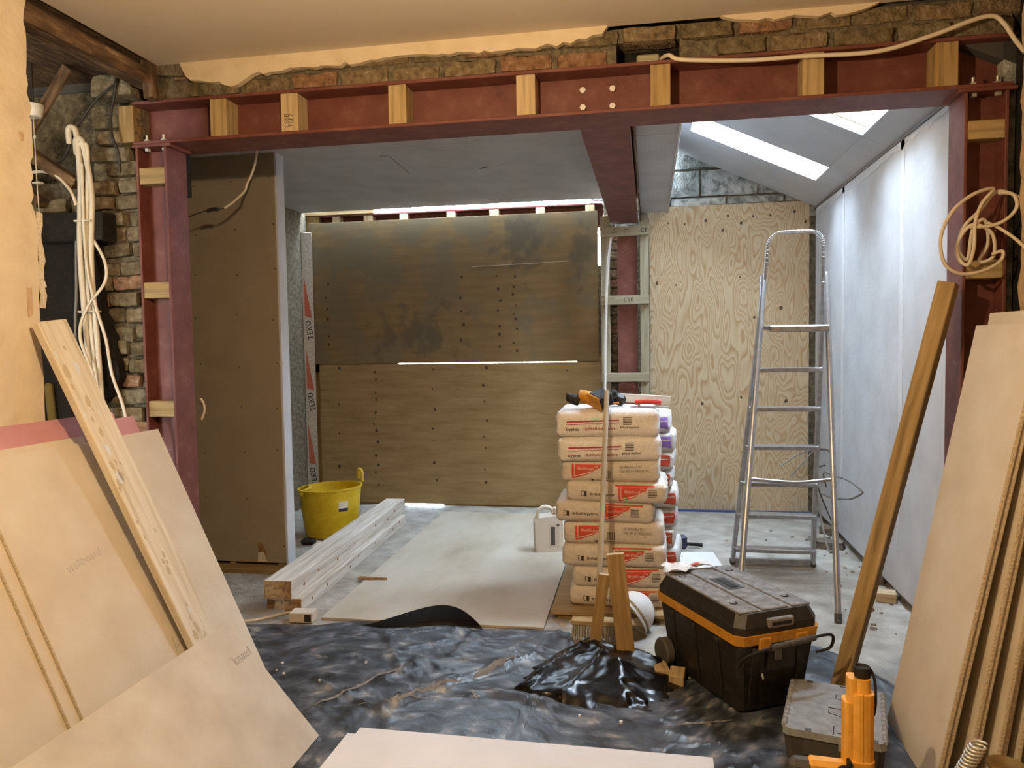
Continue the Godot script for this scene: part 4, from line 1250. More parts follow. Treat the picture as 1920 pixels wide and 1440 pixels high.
# print laid on the bag's front: four corners (x, y) in metres, or a text
func bag_patch(o: Node, called: String, h: Vector3, s: float, c: Array, m: Material, lift := 0.0012) -> void:
	var k := MB.new()
	var f := func(u: float, v: float) -> Vector3:
		var q: Vector2 = (c[0] as Vector2).lerp(c[1], u).lerp((c[3] as Vector2).lerp(c[2], u), v)
		return bag_at(Vector3(q.x / h.x, q.y / h.y, 1.0), h, s) + Vector3(0, 0, lift)
	k.sheet(f, 14, 5)
	part(o, called, k.mesh(), m)

func bag_text(o: Node, t: String, size: float, h: Vector3, s: float, p: Vector2, m: Material, lift := 0.0018, slant := 0.0, bold := 400) -> void:
	var a := text_mesh(t, size, 0.0, "Droid Sans", bold).get_mesh_arrays()
	var v: PackedVector3Array = a[Mesh.ARRAY_VERTEX]
	for i in v.size():
		var q := p + Vector2(v[i].x + slant * v[i].y, v[i].y)
		v[i] = bag_at(Vector3(clampf(q.x / h.x, -1, 1), clampf(q.y / h.y, -1, 1), 1.0), h, s) + Vector3(0, 0, lift)
	a[Mesh.ARRAY_VERTEX] = v
	var mesh := ArrayMesh.new()
	mesh.add_surface_from_arrays(Mesh.PRIMITIVE_TRIANGLES, a)
	part(o, "lettering", mesh, m)

func bar_code(o: Node, h: Vector3, s: float, x: float, y: float, upright := true) -> void:
	for i in 7:
		var w := [0.003, 0.0015, 0.004, 0.002, 0.003, 0.0015, 0.0035][i] as float
		var q := -0.019 + i * 0.0058
		if upright:
			bag_patch(o, "bar_code", h, s, [Vector2(x - 0.021, y + q + w), Vector2(x + 0.021, y + q + w), Vector2(x + 0.021, y + q), Vector2(x - 0.021, y + q)], M.print_black)
		else:
			bag_patch(o, "bar_code", h, s, [Vector2(x + q, y + 0.02), Vector2(x + q + w, y + 0.02), Vector2(x + q + w, y - 0.02), Vector2(x + q, y - 0.02)], M.print_black)

func red_panel(o: Node, h: Vector3, s: float, x: float, y: float, w: float) -> void:
	bag_patch(o, "printed_panel", h, s, [Vector2(x, y + 0.034), Vector2(x + w, y + 0.034), Vector2(x + w - 0.012, y + 0.014), Vector2(x, y - 0.026)], M.print_red)
	bag_patch(o, "printed_panel", h, s, [Vector2(x, y - 0.022), Vector2(x + w - 0.03, y + 0.006), Vector2(x + w - 0.045, y - 0.008), Vector2(x + 0.004, y - 0.042)], M.print_red)
	bag_patch(o, "printed_line", h, s, [Vector2(x + 0.012, y - 0.026), Vector2(x + w - 0.02, y + 0.004), Vector2(x + w - 0.02, y + 0.001), Vector2(x + 0.012, y - 0.030)], M.print_white, 0.0018)
	bag_patch(o, "printed_line", h, s, [Vector2(x + 0.012, y + 0.034), Vector2(x + 0.0145, y + 0.034), Vector2(x + 0.0145, y - 0.028), Vector2(x + 0.012, y - 0.028)], M.print_white, 0.0018)
	bag_text(o, "MultiFinish", 0.0125, h, s, Vector2(x + 0.07, y + 0.010), M.print_white, 0.0022)
	bag_text(o, "25kg", 0.0075, h, s, Vector2(x + w - 0.028, y + 0.023), M.print_white, 0.0022)

func gypsum_mark(o: Node, h: Vector3, s: float, x: float, y: float, k := 1.0) -> void:
	bag_patch(o, "printed_mark", h, s, [Vector2(x - 0.003, y + 0.013 * k), Vector2(x + 0.010 * k, y + 0.013 * k), Vector2(x + 0.010 * k, y - 0.013 * k), Vector2(x - 0.003, y - 0.013 * k)], M.print_black)
	bag_text(o, "D", 0.026 * k, h, s, Vector2(x - 0.010 * k, y), M.print_black)
	bag_text(o, "British Gypsum", 0.0128 * k, h, s, Vector2(x + 0.088 * k, y), M.print_black, 0.0018, 0.0, 700)

func bag_stack() -> void:
	bag_noise.seed = 12
	bag_noise.frequency = 9.0
	bag_noise.fractal_octaves = 3
	# base board on bearers
	var pal := thing("pallet_board", "low ply board on rough bearers under the stacked plaster bags", "pallet", at(-0.18, 0, -4.15))
	part(pal, "deck", bm(Vector3(0.62, 0.018, 0.84), 0.002), M.ply_old, at(0, 0.037, 0))
	for x in [-0.24, 0.0, 0.24]:
		part(pal, "bearer", bm(Vector3(0.07, 0.028, 0.8), 0.003), M.pine[3], at(x, 0.014, 0))
	var rows := [[-0.462, 0.051, 0.904, 1.040, "C"], [-0.458, 0.056, 0.786, 0.906, "C"], [-0.438, 0.055, 0.680, 0.788, "B"], [-0.413, 0.090, 0.578, 0.682, "A"], [-0.473, 0.020, 0.474, 0.580, "A"], [-0.432, 0.074, 0.360, 0.476, "B"], [-0.436, 0.083, 0.252, 0.362, "A"], [-0.391, 0.088, 0.148, 0.254, "A"], [-0.406, 0.087, 0.048, 0.150, "A"]]
	var names := ["topmost plaster bag of the front stack, crimson lines, under the drill", "second bag down in the front stack, with crimson printed lines", "third bag down in the front stack, red panel and printed use-by date", "fourth bag down in the front stack, red panel right of the black mark", "fifth bag down in the front stack, jutting out past its neighbours", "sixth bag down in the front stack, red panel and dark use-by date", "third bag up in the front stack, behind the broom pole", "second bag up in the front stack, behind the two short timbers", "lowest bag of the front stack, resting on the ply board"]
	var n := 0
	for r in rows:
		var h := Vector3((r[1] - r[0]) / 2.0, (r[3] - r[2]) / 2.0 + 0.002, 0.19)
		var s := n * 1.7 + 0.4
		var o := thing("plaster_bag", names[n], "bag", turned((r[0] + r[1]) / 2.0, (r[2] + r[3]) / 2.0, -3.81 - 0.19 + 0.008 * sin(n * 2.3), 1.5 * sin(n * 1.9)), "bagged plaster, front stack")
		part(o, "sack", bag_mesh(h, s), M.paper_bag if r[4] != "C" else M.film_bag)
		match r[4]:
			"A":
				var dx := 0.0 if n != 4 else -0.03
				gypsum_mark(o, h, s, -0.155 + dx, -0.008)
				red_panel(o, h, s, 0.012 + dx, 0.0, 0.145)
				bar_code(o, h, s, 0.178 + dx, 0.002)
				bag_patch(o, "printed_band", h, s, [Vector2(-0.01, h.y - 0.006), Vector2(0.19, h.y - 0.006), Vector2(0.19, h.y - 0.018), Vector2(0.0, h.y - 0.018)], M.print_red)
			"B":
				red_panel(o, h, s, -0.19, 0.006, 0.15)
				gypsum_mark(o, h, s, -0.085, -0.042, 0.6)
				bar_code(o, h, s, -0.012, -0.012, false)
				bag_text(o, "SE 00220 21:51", 0.012, h, s, Vector2(0.105, 0.026), M.print_black)
				bag_text(o, "USE BY 01/05/2020", 0.012, h, s, Vector2(0.117, 0.005), M.print_black)
			"C":
				bag_patch(o, "printed_line", h, s, [Vector2(-0.20, 0.014), Vector2(0.06, 0.017), Vector2(0.06, 0.010), Vector2(-0.20, 0.006)], M.print_crimson)
				bag_patch(o, "printed_line", h, s, [Vector2(-0.20, -0.003), Vector2(0.06, 0.003), Vector2(0.06, 0.000), Vector2(-0.20, -0.006)], M.print_crimson)
				bag_text(o, "Gyproc", 0.0145, h, s, Vector2(-0.172, -0.028), M.print_black, 0.0018, 0.0, 700)
				bag_text(o, "DriWall Adhesive", 0.0145, h, s, Vector2(-0.037, -0.026), M.print_brown, 0.0018, 0.0, 700)
				bag_text(o, "British Gypsum", 0.0095, h, s, Vector2(0.11, -0.02), M.print_black, 0.0018, 0.0, 700)
				bar_code(o, h, s, 0.10, 0.012)
		n += 1
	# the stack behind, its printed ends showing to the right
	n = 0
	for i in 9:
		var h := Vector3(0.25, 0.054, 0.18)
		var s := i * 2.3 + 20.0
		var lb: String = ["lowest bag of the rear stack, red print on its crumpled end", "second bag up in the rear stack, red print on its end", "third bag up in the rear stack, red print on its end", "fourth bag up in the rear stack, red print on its end", "fifth bag up in the rear stack, red print on its end", "sixth bag up in the rear stack, red print on its end", "highest red-printed bag of the rear stack, under the purple ones"][i] if i < 7 else ["", "", "", "", "", "", "", "upper purple-printed bag near the top of the rear stack", "topmost purple-printed bag of the rear stack"][i]
		var o := thing("plaster_bag", lb, "bag", turned(-0.085 + 0.012 * sin(i * 2.1) - 0.004 * i, 0.103 + i * 0.104, -4.385, -2.0 * sin(i * 1.3) - 3.0), "bagged plaster, rear stack")
		part(o, "sack", bag_mesh(h, s), M.film_bag)
		var m: Material = M.print_red if i < 7 else M.print_purple
		bag_patch(o, "printed_panel", h, s, [Vector2(0.15, 0.03), Vector2(0.235, 0.034), Vector2(0.235, -0.03), Vector2(0.17, -0.024)], m)
		bag_patch(o, "printed_line", h, s, [Vector2(0.17, 0.012), Vector2(0.23, 0.016), Vector2(0.23, 0.010), Vector2(0.17, 0.006)], M.print_white, 0.0018)

func bar_between(parent: Node, called: String, a: Vector3, b: Vector3, w: float, d: float, m: Material, side := Vector3.RIGHT, bev := 0.003) -> MeshInstance3D:
	return part(parent, called, bm(Vector3(w, a.distance_to(b), d), bev, 1), m, along(a, b, 0, side))

func step_ladder() -> void:
	var o := thing("step_ladder", "tall aluminium stepladder standing open before the clean plywood", "ladder", at(0.7, 0, -4.4))
	var q := func(x: float, y: float, z: float) -> Vector3: return Vector3(x - 0.7, y, z + 4.4)
	var lf: Vector3 = q.call(0.50, 0.012, -4.83)
	var lt: Vector3 = q.call(0.626, 1.69, -4.407)
	var rf: Vector3 = q.call(0.97, 0.012, -4.83)
	var rt: Vector3 = q.call(0.931, 1.69, -4.407)
	bar_between(o, "rail", lf, lt, 0.022, 0.05, M.alu)
	bar_between(o, "rail", rf, rt, 0.022, 0.05, M.alu)
	# hoop above the platform, flat bar bent over
	var hoop := []
	for p in [[0.626, 1.66, -4.415], [0.634, 1.80, -4.38], [0.640, 1.895, -4.357], [0.662, 1.932, -4.348], [0.70, 1.946, -4.344], [0.78, 1.948, -4.344], [0.86, 1.946, -4.344], [0.897, 1.93, -4.348], [0.917, 1.893, -4.357], [0.922, 1.80, -4.38], [0.930, 1.66, -4.415]]:
		hoop.append(q.call(p[0], p[1], p[2]))
	var hp := spline(hoop, 5)
	var hm := MB.new()
	for i in hp.size() - 1:
		var a: Vector3 = hp[i]
		var b: Vector3 = hp[i + 1]
		hm.box(along(a, b + (b - a) * 0.06, 0, Vector3.BACK), Vector3(0.042, a.distance_to(b) * 1.06, 0.016), 0.003, 1)
	part(o, "hand_rail", hm.mesh(), M.alu)
	# treads
	var n := 0
	for y in [1.205, 0.98, 0.752, 0.529, 0.328, 0.107]:
		var t: float = (y - 0.012) / 1.678
		var a := lf.lerp(lt, t)
		var b := rf.lerp(rt, t)
		var w := b.x - a.x
		var tr := part(o, "tread", bm(Vector3(w, 0.024, 0.085), 0.004), M.alu, at((a.x + b.x) / 2, y, a.z + 0.02))
		for s in [-1.0, 1.0]:
			part(tr, "bracket", bm(Vector3(0.02, 0.036, 0.05), 0.003), M.alu, at(s * w / 2, -0.004, -0.01))
		n += 1
	bar_between(o, "foot_bar", lf + Vector3(0, 0.012, 0), rf + Vector3(0, 0.012, 0), 0.03, 0.03, M.alu, Vector3.UP)
	# platform
	var pf := part(o, "platform", bm(Vector3(0.30, 0.024, 0.24), 0.006), M.alu, turned(0.078, 1.44, 0.05, 0, 2))
	part(pf, "front_lip", bm(Vector3(0.30, 0.034, 0.014), 0.004), M.alu, at(0, -0.005, 0.12))
	# rear frame towards the room
	var sl: Vector3 = q.call(0.617, 1.66, -4.385)
	var sr: Vector3 = q.call(0.945, 1.66, -4.385)
	var bl: Vector3 = q.call(0.424, 0.012, -3.84)
	var br: Vector3 = q.call(0.896, 0.012, -3.87)
	for e in [[bl, sl], [br, sr]]:
		var tb := MB.new()
		var top: Vector3 = e[1]
		var foot: Vector3 = e[0]
		tb.tube(spline([foot, foot.lerp(top, 0.5), top, top + Vector3(0.0, 0.03, -0.022), top + Vector3(0, 0.038, -0.035)], 6), 0.0155, 12)
		part(o, "support_leg", tb.mesh(), M.alu)
		var ft := MB.new()
		ft.tube([foot - Vector3(0, 0.012, 0), foot + (top - foot) * 0.02], 0.018, 12)
		part(o, "rubber_foot", ft.mesh(), M.case_dark)
	for e in [lf, rf]:
		part(o, "rubber_foot", bm(Vector3(0.03, 0.03, 0.055), 0.004), M.case_dark, at(e.x, 0.015, e.z))
	# bent cross bar of the support frame
	var c1 := bl.lerp(sl, 0.397)
	var c2 := br.lerp(sr, 0.397)
	part(o, "cross_bar", tubed([c1, c1.lerp(c2, 0.3) + Vector3(0, -0.012, 0), c1.lerp(c2, 0.6) + Vector3(0, -0.018, 0), c2], 0.009, 8), M.alu)
	# stay straps
	for e in [[lf.lerp(lt, 0.31), bl.lerp(sl, 0.2)], [rf.lerp(rt, 0.31), br.lerp(sr, 0.2)]]:
		var a: Vector3 = e[0]
		var b: Vector3 = e[1]
		part(o, "stay_cord", tubed([a, a.lerp(b, 0.3) + Vector3(0, -0.1, 0), a.lerp(b, 0.7) + Vector3(0, -0.13, 0), b], 0.006, 6), M.cable_grey)

# box that narrows downwards: top size (x, z) at y1, bottom size at y0, corners cut by c
func tapered(k: MB, y0: float, y1: float, bx: float, bz: float, tx: float, tz: float, c: float) -> void:
	var ring := func(x: float, z: float, y: float) -> Array:
		var a := x / 2
		var b := z / 2
		return [Vector3(-a + c, y, b), Vector3(a - c, y, b), Vector3(a, y, b - c), Vector3(a, y, -b + c), Vector3(a - c, y, -b), Vector3(-a + c, y, -b), Vector3(-a, y, -b + c), Vector3(-a, y, b - c)]
	var lo: Array = ring.call(bx, bz, y0)
	var hi: Array = ring.call(tx, tz, y1)
	var m := Vector3(0, (y0 + y1) / 2, 0)
	for i in 8:
		var j := (i + 1) % 8
		k.out_tri(lo[i], lo[j], hi[j], m); k.out_tri(lo[i], hi[j], hi[i], m)
		k.out_tri(Vector3(0, y0, 0), lo[i], lo[j], m); k.out_tri(Vector3(0, y1, 0), hi[i], hi[j], m)

func tool_chest() -> void:
	var o := thing("tool_chest", "black wheeled tool chest with yellow band and dusty grey lid", "tool box", turned(0.325, 0.014, -3.135, 29))
	var b := MB.new()
	tapered(b, 0.0, 0.265, 0.29, 0.50, 0.345, 0.57, 0.02)
	part(o, "body", b.mesh(), M.black_plastic)
	# vertical ribs moulded in the body
	for z in [-0.18, -0.02, 0.14]:
		for s in [-1.0, 1.0]:
			bar_between(o, "rib", Vector3(s * 0.147, 0.01, z), Vector3(s * 0.172, 0.25, z), 0.012, 0.03, M.black_plastic, Vector3.RIGHT)
	for x in [-0.1, 0.1]:
		bar_between(o, "rib", Vector3(x, 0.01, 0.252), Vector3(x, 0.25, 0.284), 0.03, 0.012, M.black_plastic)
	var y := MB.new()
	tapered(y, 0.262, 0.298, 0.362, 0.588, 0.37, 0.60, 0.024)
	part(o, "yellow_band", y.mesh(), M.chest_yellow)
	part(o, "band_tab", bm(Vector3(0.05, 0.05, 0.014), 0.004), M.chest_yellow, at(-0.07, 0.262, 0.297))
	part(o, "band_tab", bm(Vector3(0.05, 0.04, 0.014), 0.004), M.chest_yellow, at(0.09, 0.266, 0.297))
	# lid with bevelled sides and grooved top
	var l := MB.new()
	tapered(l, 0.296, 0.326, 0.36, 0.585, 0.362, 0.587, 0.03)
	tapered(l, 0.326, 0.372, 0.362, 0.587, 0.318, 0.55, 0.03)
	var lid := part(o, "lid", l.mesh(), M.black_plastic)
	for x in [-0.115, 0.0, 0.115]:
		part(lid, "lid_panel", bm(Vector3(0.086 if x != 0.0 else 0.11, 0.009, 0.53), 0.003), M.dusty_lid, at(x, 0.374, 0))
	for x in [-0.065, 0.065]:
		part(lid, "groove_rail", bm(Vector3(0.014, 0.005, 0.54), 0.002), M.dusty_lid, at(x, 0.372, 0))
	part(lid, "handle_recess", bm(Vector3(0.028, 0.002, 0.11), 0.0), M.rubber, at(0.0, 0.3795, -0.04))
	part(lid, "recess_frame", bm(Vector3(0.07, 0.0012, 0.15), 0.0), M.black_plastic, at(0.0, 0.379, -0.04))
	for p in [[-0.115, -0.19], [0.115, -0.19], [-0.115, 0.17], [0.115, 0.17]]:
		var ar := MB.new()
		var ps := []
		for i in 9:
			var w := -0.4 + i * 0.5
			ps.append(Vector3(cos(w) * 0.014, 0.0, sin(w) * 0.014))
		ar.tube(ps, 0.0022, 6)
		part(lid, "moulded_hook", ar.mesh(), M.rubber, at(p[0], 0.3795, p[1]))
	part(lid, "front_latch", bm(Vector3(0.11, 0.035, 0.02), 0.004), M.dusty_lid, at(0.0, 0.335, 0.292))
	part(lid, "latch_slot", bm(Vector3(0.08, 0.012, 0.004), 0.0), M.rubber, at(0.0, 0.334, 0.302))
	# carrying handle on the near end
	var pts := [Vector3(-0.17, 0.19, 0.283), Vector3(-0.172, 0.23, 0.315), Vector3(-0.13, 0.262, 0.345), Vector3(0.0, 0.278, 0.355), Vector3(0.13, 0.282, 0.345), Vector3(0.19, 0.275, 0.335), Vector3(0.21, 0.25, 0.325), Vector3(0.205, 0.215, 0.312), Vector3(0.165, 0.195, 0.285)]
	part(o, "handle_bail", tubed(pts, 0.0055, 8), M.rubber)
	var gr := MB.new()
	for i in 22:
		var t := float(i) / 21
		gr.lathe(Transform3D(Basis.from_euler(Vector3(0, 0, -PI / 2 + 0.07)), Vector3(lerpf(-0.085, 0.095, t), lerpf(0.272, 0.283, t), 0.354)), [Vector2(0.0, 0.0), Vector2(0.0115, 0.0), Vector2(0.0115, 0.005), Vector2(0.0095, 0.006), Vector2(0.0095, 0.0085), Vector2(0.0, 0.0085)], 12)
	part(o, "ribbed_grip", gr.mesh(), M.case_dark)
	part(o, "catch_plate", bm(Vector3(0.12, 0.09, 0.014), 0.004), M.rubber, at(0.01, 0.2, 0.283))
	part(o, "catch", bm(Vector3(0.03, 0.05, 0.016), 0.003), M.case_dark, at(-0.01, 0.22, 0.292))
	# wheels at the far end
	for s in [-1.0, 1.0]:
		var w := MB.new()
		w.lathe(Transform3D(Basis.from_euler(Vector3(0, 0, PI / 2)), Vector3(s * 0.185 + 0.02, 0.058, -0.215)), [Vector2(0.0, -0.004), Vector2(0.03, 0.0), Vector2(0.052, 0.0), Vector2(0.058, 0.006), Vector2(0.058, 0.034), Vector2(0.052, 0.04), Vector2(0.0, 0.04)], 24)
		part(o, "wheel", w.mesh(), M.case_dark)
	# dust smears and a paint chip
	part(o, "paint_chip", bm(Vector3(0.007, 0.022, 0.001), 0.0), M.filler, turned(-0.06, 0.13, 0.2705, 0, -7, 12))
	part(o, "paint_chip", bm(Vector3(0.005, 0.012, 0.001), 0.0), M.filler, turned(-0.09, 0.12, 0.2695, 0, -7, -8))
	# torn bag paper lying on the lid
	var tp := MB.new()
	var fn := func(u: float, v: float) -> Vector3:
		var w := u - 0.5
		return Vector3(w * 0.22, 0.002 + 0.012 * absf(sin(u * 9.0 + v * 4.0)) + 0.008 * sin(v * 11.0) * sin(v * 11.0), (v - 0.5) * (0.10 + 0.05 * sin(u * 7.0)))
	tp.sheet(fn, 16, 10)
	var pp := thing("torn_paper", "torn piece of white and red bag paper lying on the tool chest lid", "paper", turned(0.16, 0.394, -3.36, 29))
	part(pp, "paper", tp.mesh(), M.film_bag)
	part(pp, "red_print", bm(Vector3(0.05, 0.001, 0.018), 0.0), M.print_red, turned(0.03, 0.019, 0.01, 20))

func organiser_case() -> void:
	var o := thing("organiser_case", "grey lidded organiser case with ribbed hinges behind the orange nail gun", "tool box", turned(0.617, 0.012, -2.70, -14.4))
	var b := MB.new()
	tapered(b, 0.0, 0.085, 0.285, 0.375, 0.30, 0.395, 0.02)
	part(o, "base", b.mesh(), M.case_dark)
	var l := MB.new()
	tapered(l, 0.086, 0.108, 0.308, 0.403, 0.30, 0.395, 0.016)
	var lid := part(o, "lid", l.mesh(), M.case_grey)
	for s in [-1.0, 1.0]:
		var hs := MB.new()
		for i in 11:
			hs.lathe(Transform3D(Basis.from_euler(Vector3(PI / 2, 0, 0)), Vector3(s * 0.149, 0.106, -0.18 + i * 0.033)), [Vector2(0.0, 0.0), Vector2(0.009, 0.0), Vector2(0.0095, 0.002), Vector2(0.0095, 0.02), Vector2(0.0065, 0.022), Vector2(0.0065, 0.033), Vector2(0.0, 0.033)], 10)
		part(o, "hinge", hs.mesh(), M.case_grey)
	for p in [[-0.09, -0.188], [-0.075, 0.187], [0.12, 0.187]]:
		part(lid, "lid_notch", bm(Vector3(0.02, 0.003, 0.02), 0.0), M.case_dark, at(p[0], 0.1076, p[1]))
	# moulded outline grooves
	for g in [[[0.07, -0.15], [0.07, -0.115], [0.03, -0.11]], [[0.0, -0.11], [0.0, -0.08], [0.07, -0.05], [0.075, 0.0], [-0.02, 0.0], [-0.02, 0.04], [0.075, 0.08], [0.075, 0.12]], [[0.0, 0.13], [0.0, 0.19]]]:
		var ps := []
		for p in g:
			ps.append(Vector3(p[0], 0.1082, p[1]))
		var t := MB.new()
		t.tube(ps, 0.0016, 5)
		part(lid, "groove", t.mesh(), M.rubber)
	for x in [0.02, 0.06]:
		for z in [-0.185, 0.175]:
			part(lid, "slot", bm(Vector3(0.018, 0.001, 0.005), 0.0), M.rubber, at(x, 0.1083, z))
	part(o, "front_panel", bm(Vector3(0.2, 0.05, 0.006), 0.002), M.case_dark, at(0.01, 0.055, 0.194))
	part(o, "latch", bm(Vector3(0.03, 0.03, 0.012), 0.003), M.case_grey, at(0.03, 0.075, 0.197))

func nail_gun() -> void:
	var o := thing("nail_gun", "orange cordless nail gun standing on its magazine before the organiser case", "nail gun", at(0.585, 0.0, -2.30))
	var rounded := func(w: float, d: float, h: float, r: float) -> ArrayMesh:
		var k := MB.new()
		var ps := []
		for c in [[1, 1, 0.0], [-1, 1, PI / 2], [-1, -1, PI], [1, -1, PI * 1.5]]:
			for i in 5:
				var a: float = c[2] + i * PI / 8
				ps.append(Vector2(c[0] * (w / 2 - r) + cos(a) * r, c[1] * (d / 2 - r) + sin(a) * r))
		k.slab(Transform3D(Basis.from_euler(Vector3(-PI / 2, 0, 0)), Vector3(0, h, 0)), poly(ps), h)
		return k.mesh()
	# body column in two shells, thicker low down
	part(o, "body", rounded.call(0.078, 0.085, 0.15, 0.026), M.gun_orange, at(0.005, 0.02, 0.0))
	part(o, "body", rounded.call(0.062, 0.075, 0.20, 0.026), M.gun_orange, at(0.012, 0.165, 0.0))
	part(o, "side_shell", rounded.call(0.04, 0.06, 0.215, 0.016), M.gun_orange, at(-0.018, 0.12, -0.006))
	part(o, "side_shell", rounded.call(0.03, 0.05, 0.07, 0.012), M.gun_orange, at(-0.012, 0.335, -0.004))
	part(o, "nose", rounded.call(0.046, 0.055, 0.045, 0.02), M.gun_orange, at(0.012, 0.36, 0.0))
	part(o, "seam", bm(Vector3(0.0015, 0.2, 0.001), 0.0), M.chest_yellow, at(0.008, 0.27, 0.0378))
	var cap := MB.new()
	cap.lathe(at(0.014, 0.395, -0.002), [Vector2(0.02, 0.0), Vector2(0.0225, 0.02), Vector2(0.0225, 0.04), Vector2(0.019, 0.042), Vector2(0.016, 0.036), Vector2(0.0, 0.034)], 20)
	part(o, "exhaust_cap", cap.mesh(), M.rubber)
	part(o, "hook", tubed([Vector3(0.036, 0.43, 0.0), Vector3(0.044, 0.40, 0.01), Vector3(0.046, 0.34, 0.015), Vector3(0.042, 0.30, 0.012)], 0.004, 6), M.rubber)
	# grip reaching to the side with trigger and battery foot
	part(o, "grip", bm(Vector3(0.13, 0.045, 0.05), 0.012), M.gun_orange, turned(-0.075, 0.135, 0.006, 0, 0, -3))
	part(o, "grip_sleeve", bm(Vector3(0.07, 0.05, 0.054), 0.016), M.case_dark, turned(-0.155, 0.132, 0.006, 0, 0, -3))
	part(o, "trigger", tubed([Vector3(-0.03, 0.155, 0.036), Vector3(-0.055, 0.15, 0.04), Vector3(-0.062, 0.12, 0.04), Vector3(-0.055, 0.1, 0.036)], 0.006, 6), M.rubber)
	part(o, "contact_arm", bm(Vector3(0.01, 0.05, 0.03), 0.003), M.rubber, at(-0.028, 0.15, 0.034))
	part(o, "magazine", bm(Vector3(0.26, 0.05, 0.04), 0.008), M.gun_orange, at(-0.075, 0.075, 0.02))
	part(o, "base_foot", bm(Vector3(0.11, 0.03, 0.1), 0.01), M.case_dark, at(0.0, 0.015, 0.0))

func yellow_tub() -> void:
	var o := thing("flexible_tub", "yellow flexible builder's tub with two handles behind the partition end", "bucket", at(-2.30, 0, -5.25))
	var k := MB.new()
	k.lathe(Transform3D.IDENTITY, [Vector2(0.0, 0.004), Vector2(0.165, 0.004), Vector2(0.18, 0.012), Vector2(0.19, 0.05), Vector2(0.208, 0.2), Vector2(0.221, 0.34), Vector2(0.230, 0.345), Vector2(0.230, 0.357), Vector2(0.216, 0.357), Vector2(0.203, 0.2), Vector2(0.184, 0.05), Vector2(0.17, 0.02), Vector2(0.0, 0.016)], 48)
	# the rim droops to one side as the tub does
	for i in k.v.size():
		var p := k.v[i]
		k.v[i] = Vector3(p.x * (1.0 + 0.03 * p.y), p.y + p.x * p.y * 0.12, p.z * 0.98)
	part(o, "tub", k.mesh(), M.tub_yellow)
	for s in [[0.19, -0.12, 0.105], [-0.19, 0.12, 0.0]]:
		var d := Vector3(s[0], 0, s[1]).normalized()
		var t := Vector3(-d.z, 0, d.x)
		var c := d * 0.222 + Vector3(0, 0.355 + d.x * 0.035, 0)
		var lift: float = 0.075 if s[2] > 0 else 0.035
		var lean := -0.0 if s[2] > 0 else -0.07
		part(o, "handle", tubed([c + t * 0.075, c + t * 0.07 + Vector3(0, lift * 0.7, 0) + d * lean * 0.5, c + t * 0.04 + Vector3(0, lift, 0) + d * lean, c - t * 0.04 + Vector3(0, lift, 0) + d * lean, c - t * 0.07 + Vector3(0, lift * 0.7, 0) + d * lean * 0.5, c - t * 0.075], 0.012, 10), M.tub_yellow)
	# printed label
	var lb := MB.new()
	var lm := MB.new()
	for q in [[lb, 0.20, 0.27, 0.0], [lm, 0.20, 0.222, 0.0006]]:
		var fn := func(u: float, v: float) -> Vector3:
			var y: float = lerpf(q[1], q[2], v)
			var r: float = 0.208 + (y - 0.2) * 0.093 + 0.0012 + q[3]
			var w := deg_to_rad(lerpf(52, 33, u))
			var p := Vector3(r * cos(w), y, r * sin(w))
			return Vector3(p.x * (1.0 + 0.03 * p.y), p.y + p.x * p.y * 0.12, p.z * 0.98)
		(q[0] as MB).sheet(fn, 8, 3)
	var la := part(o, "paper_label", lb.mesh(), M.white_plastic)
	part(la, "printed_band", lm.mesh(), plain(hexc("2b2c55"), 0.6))

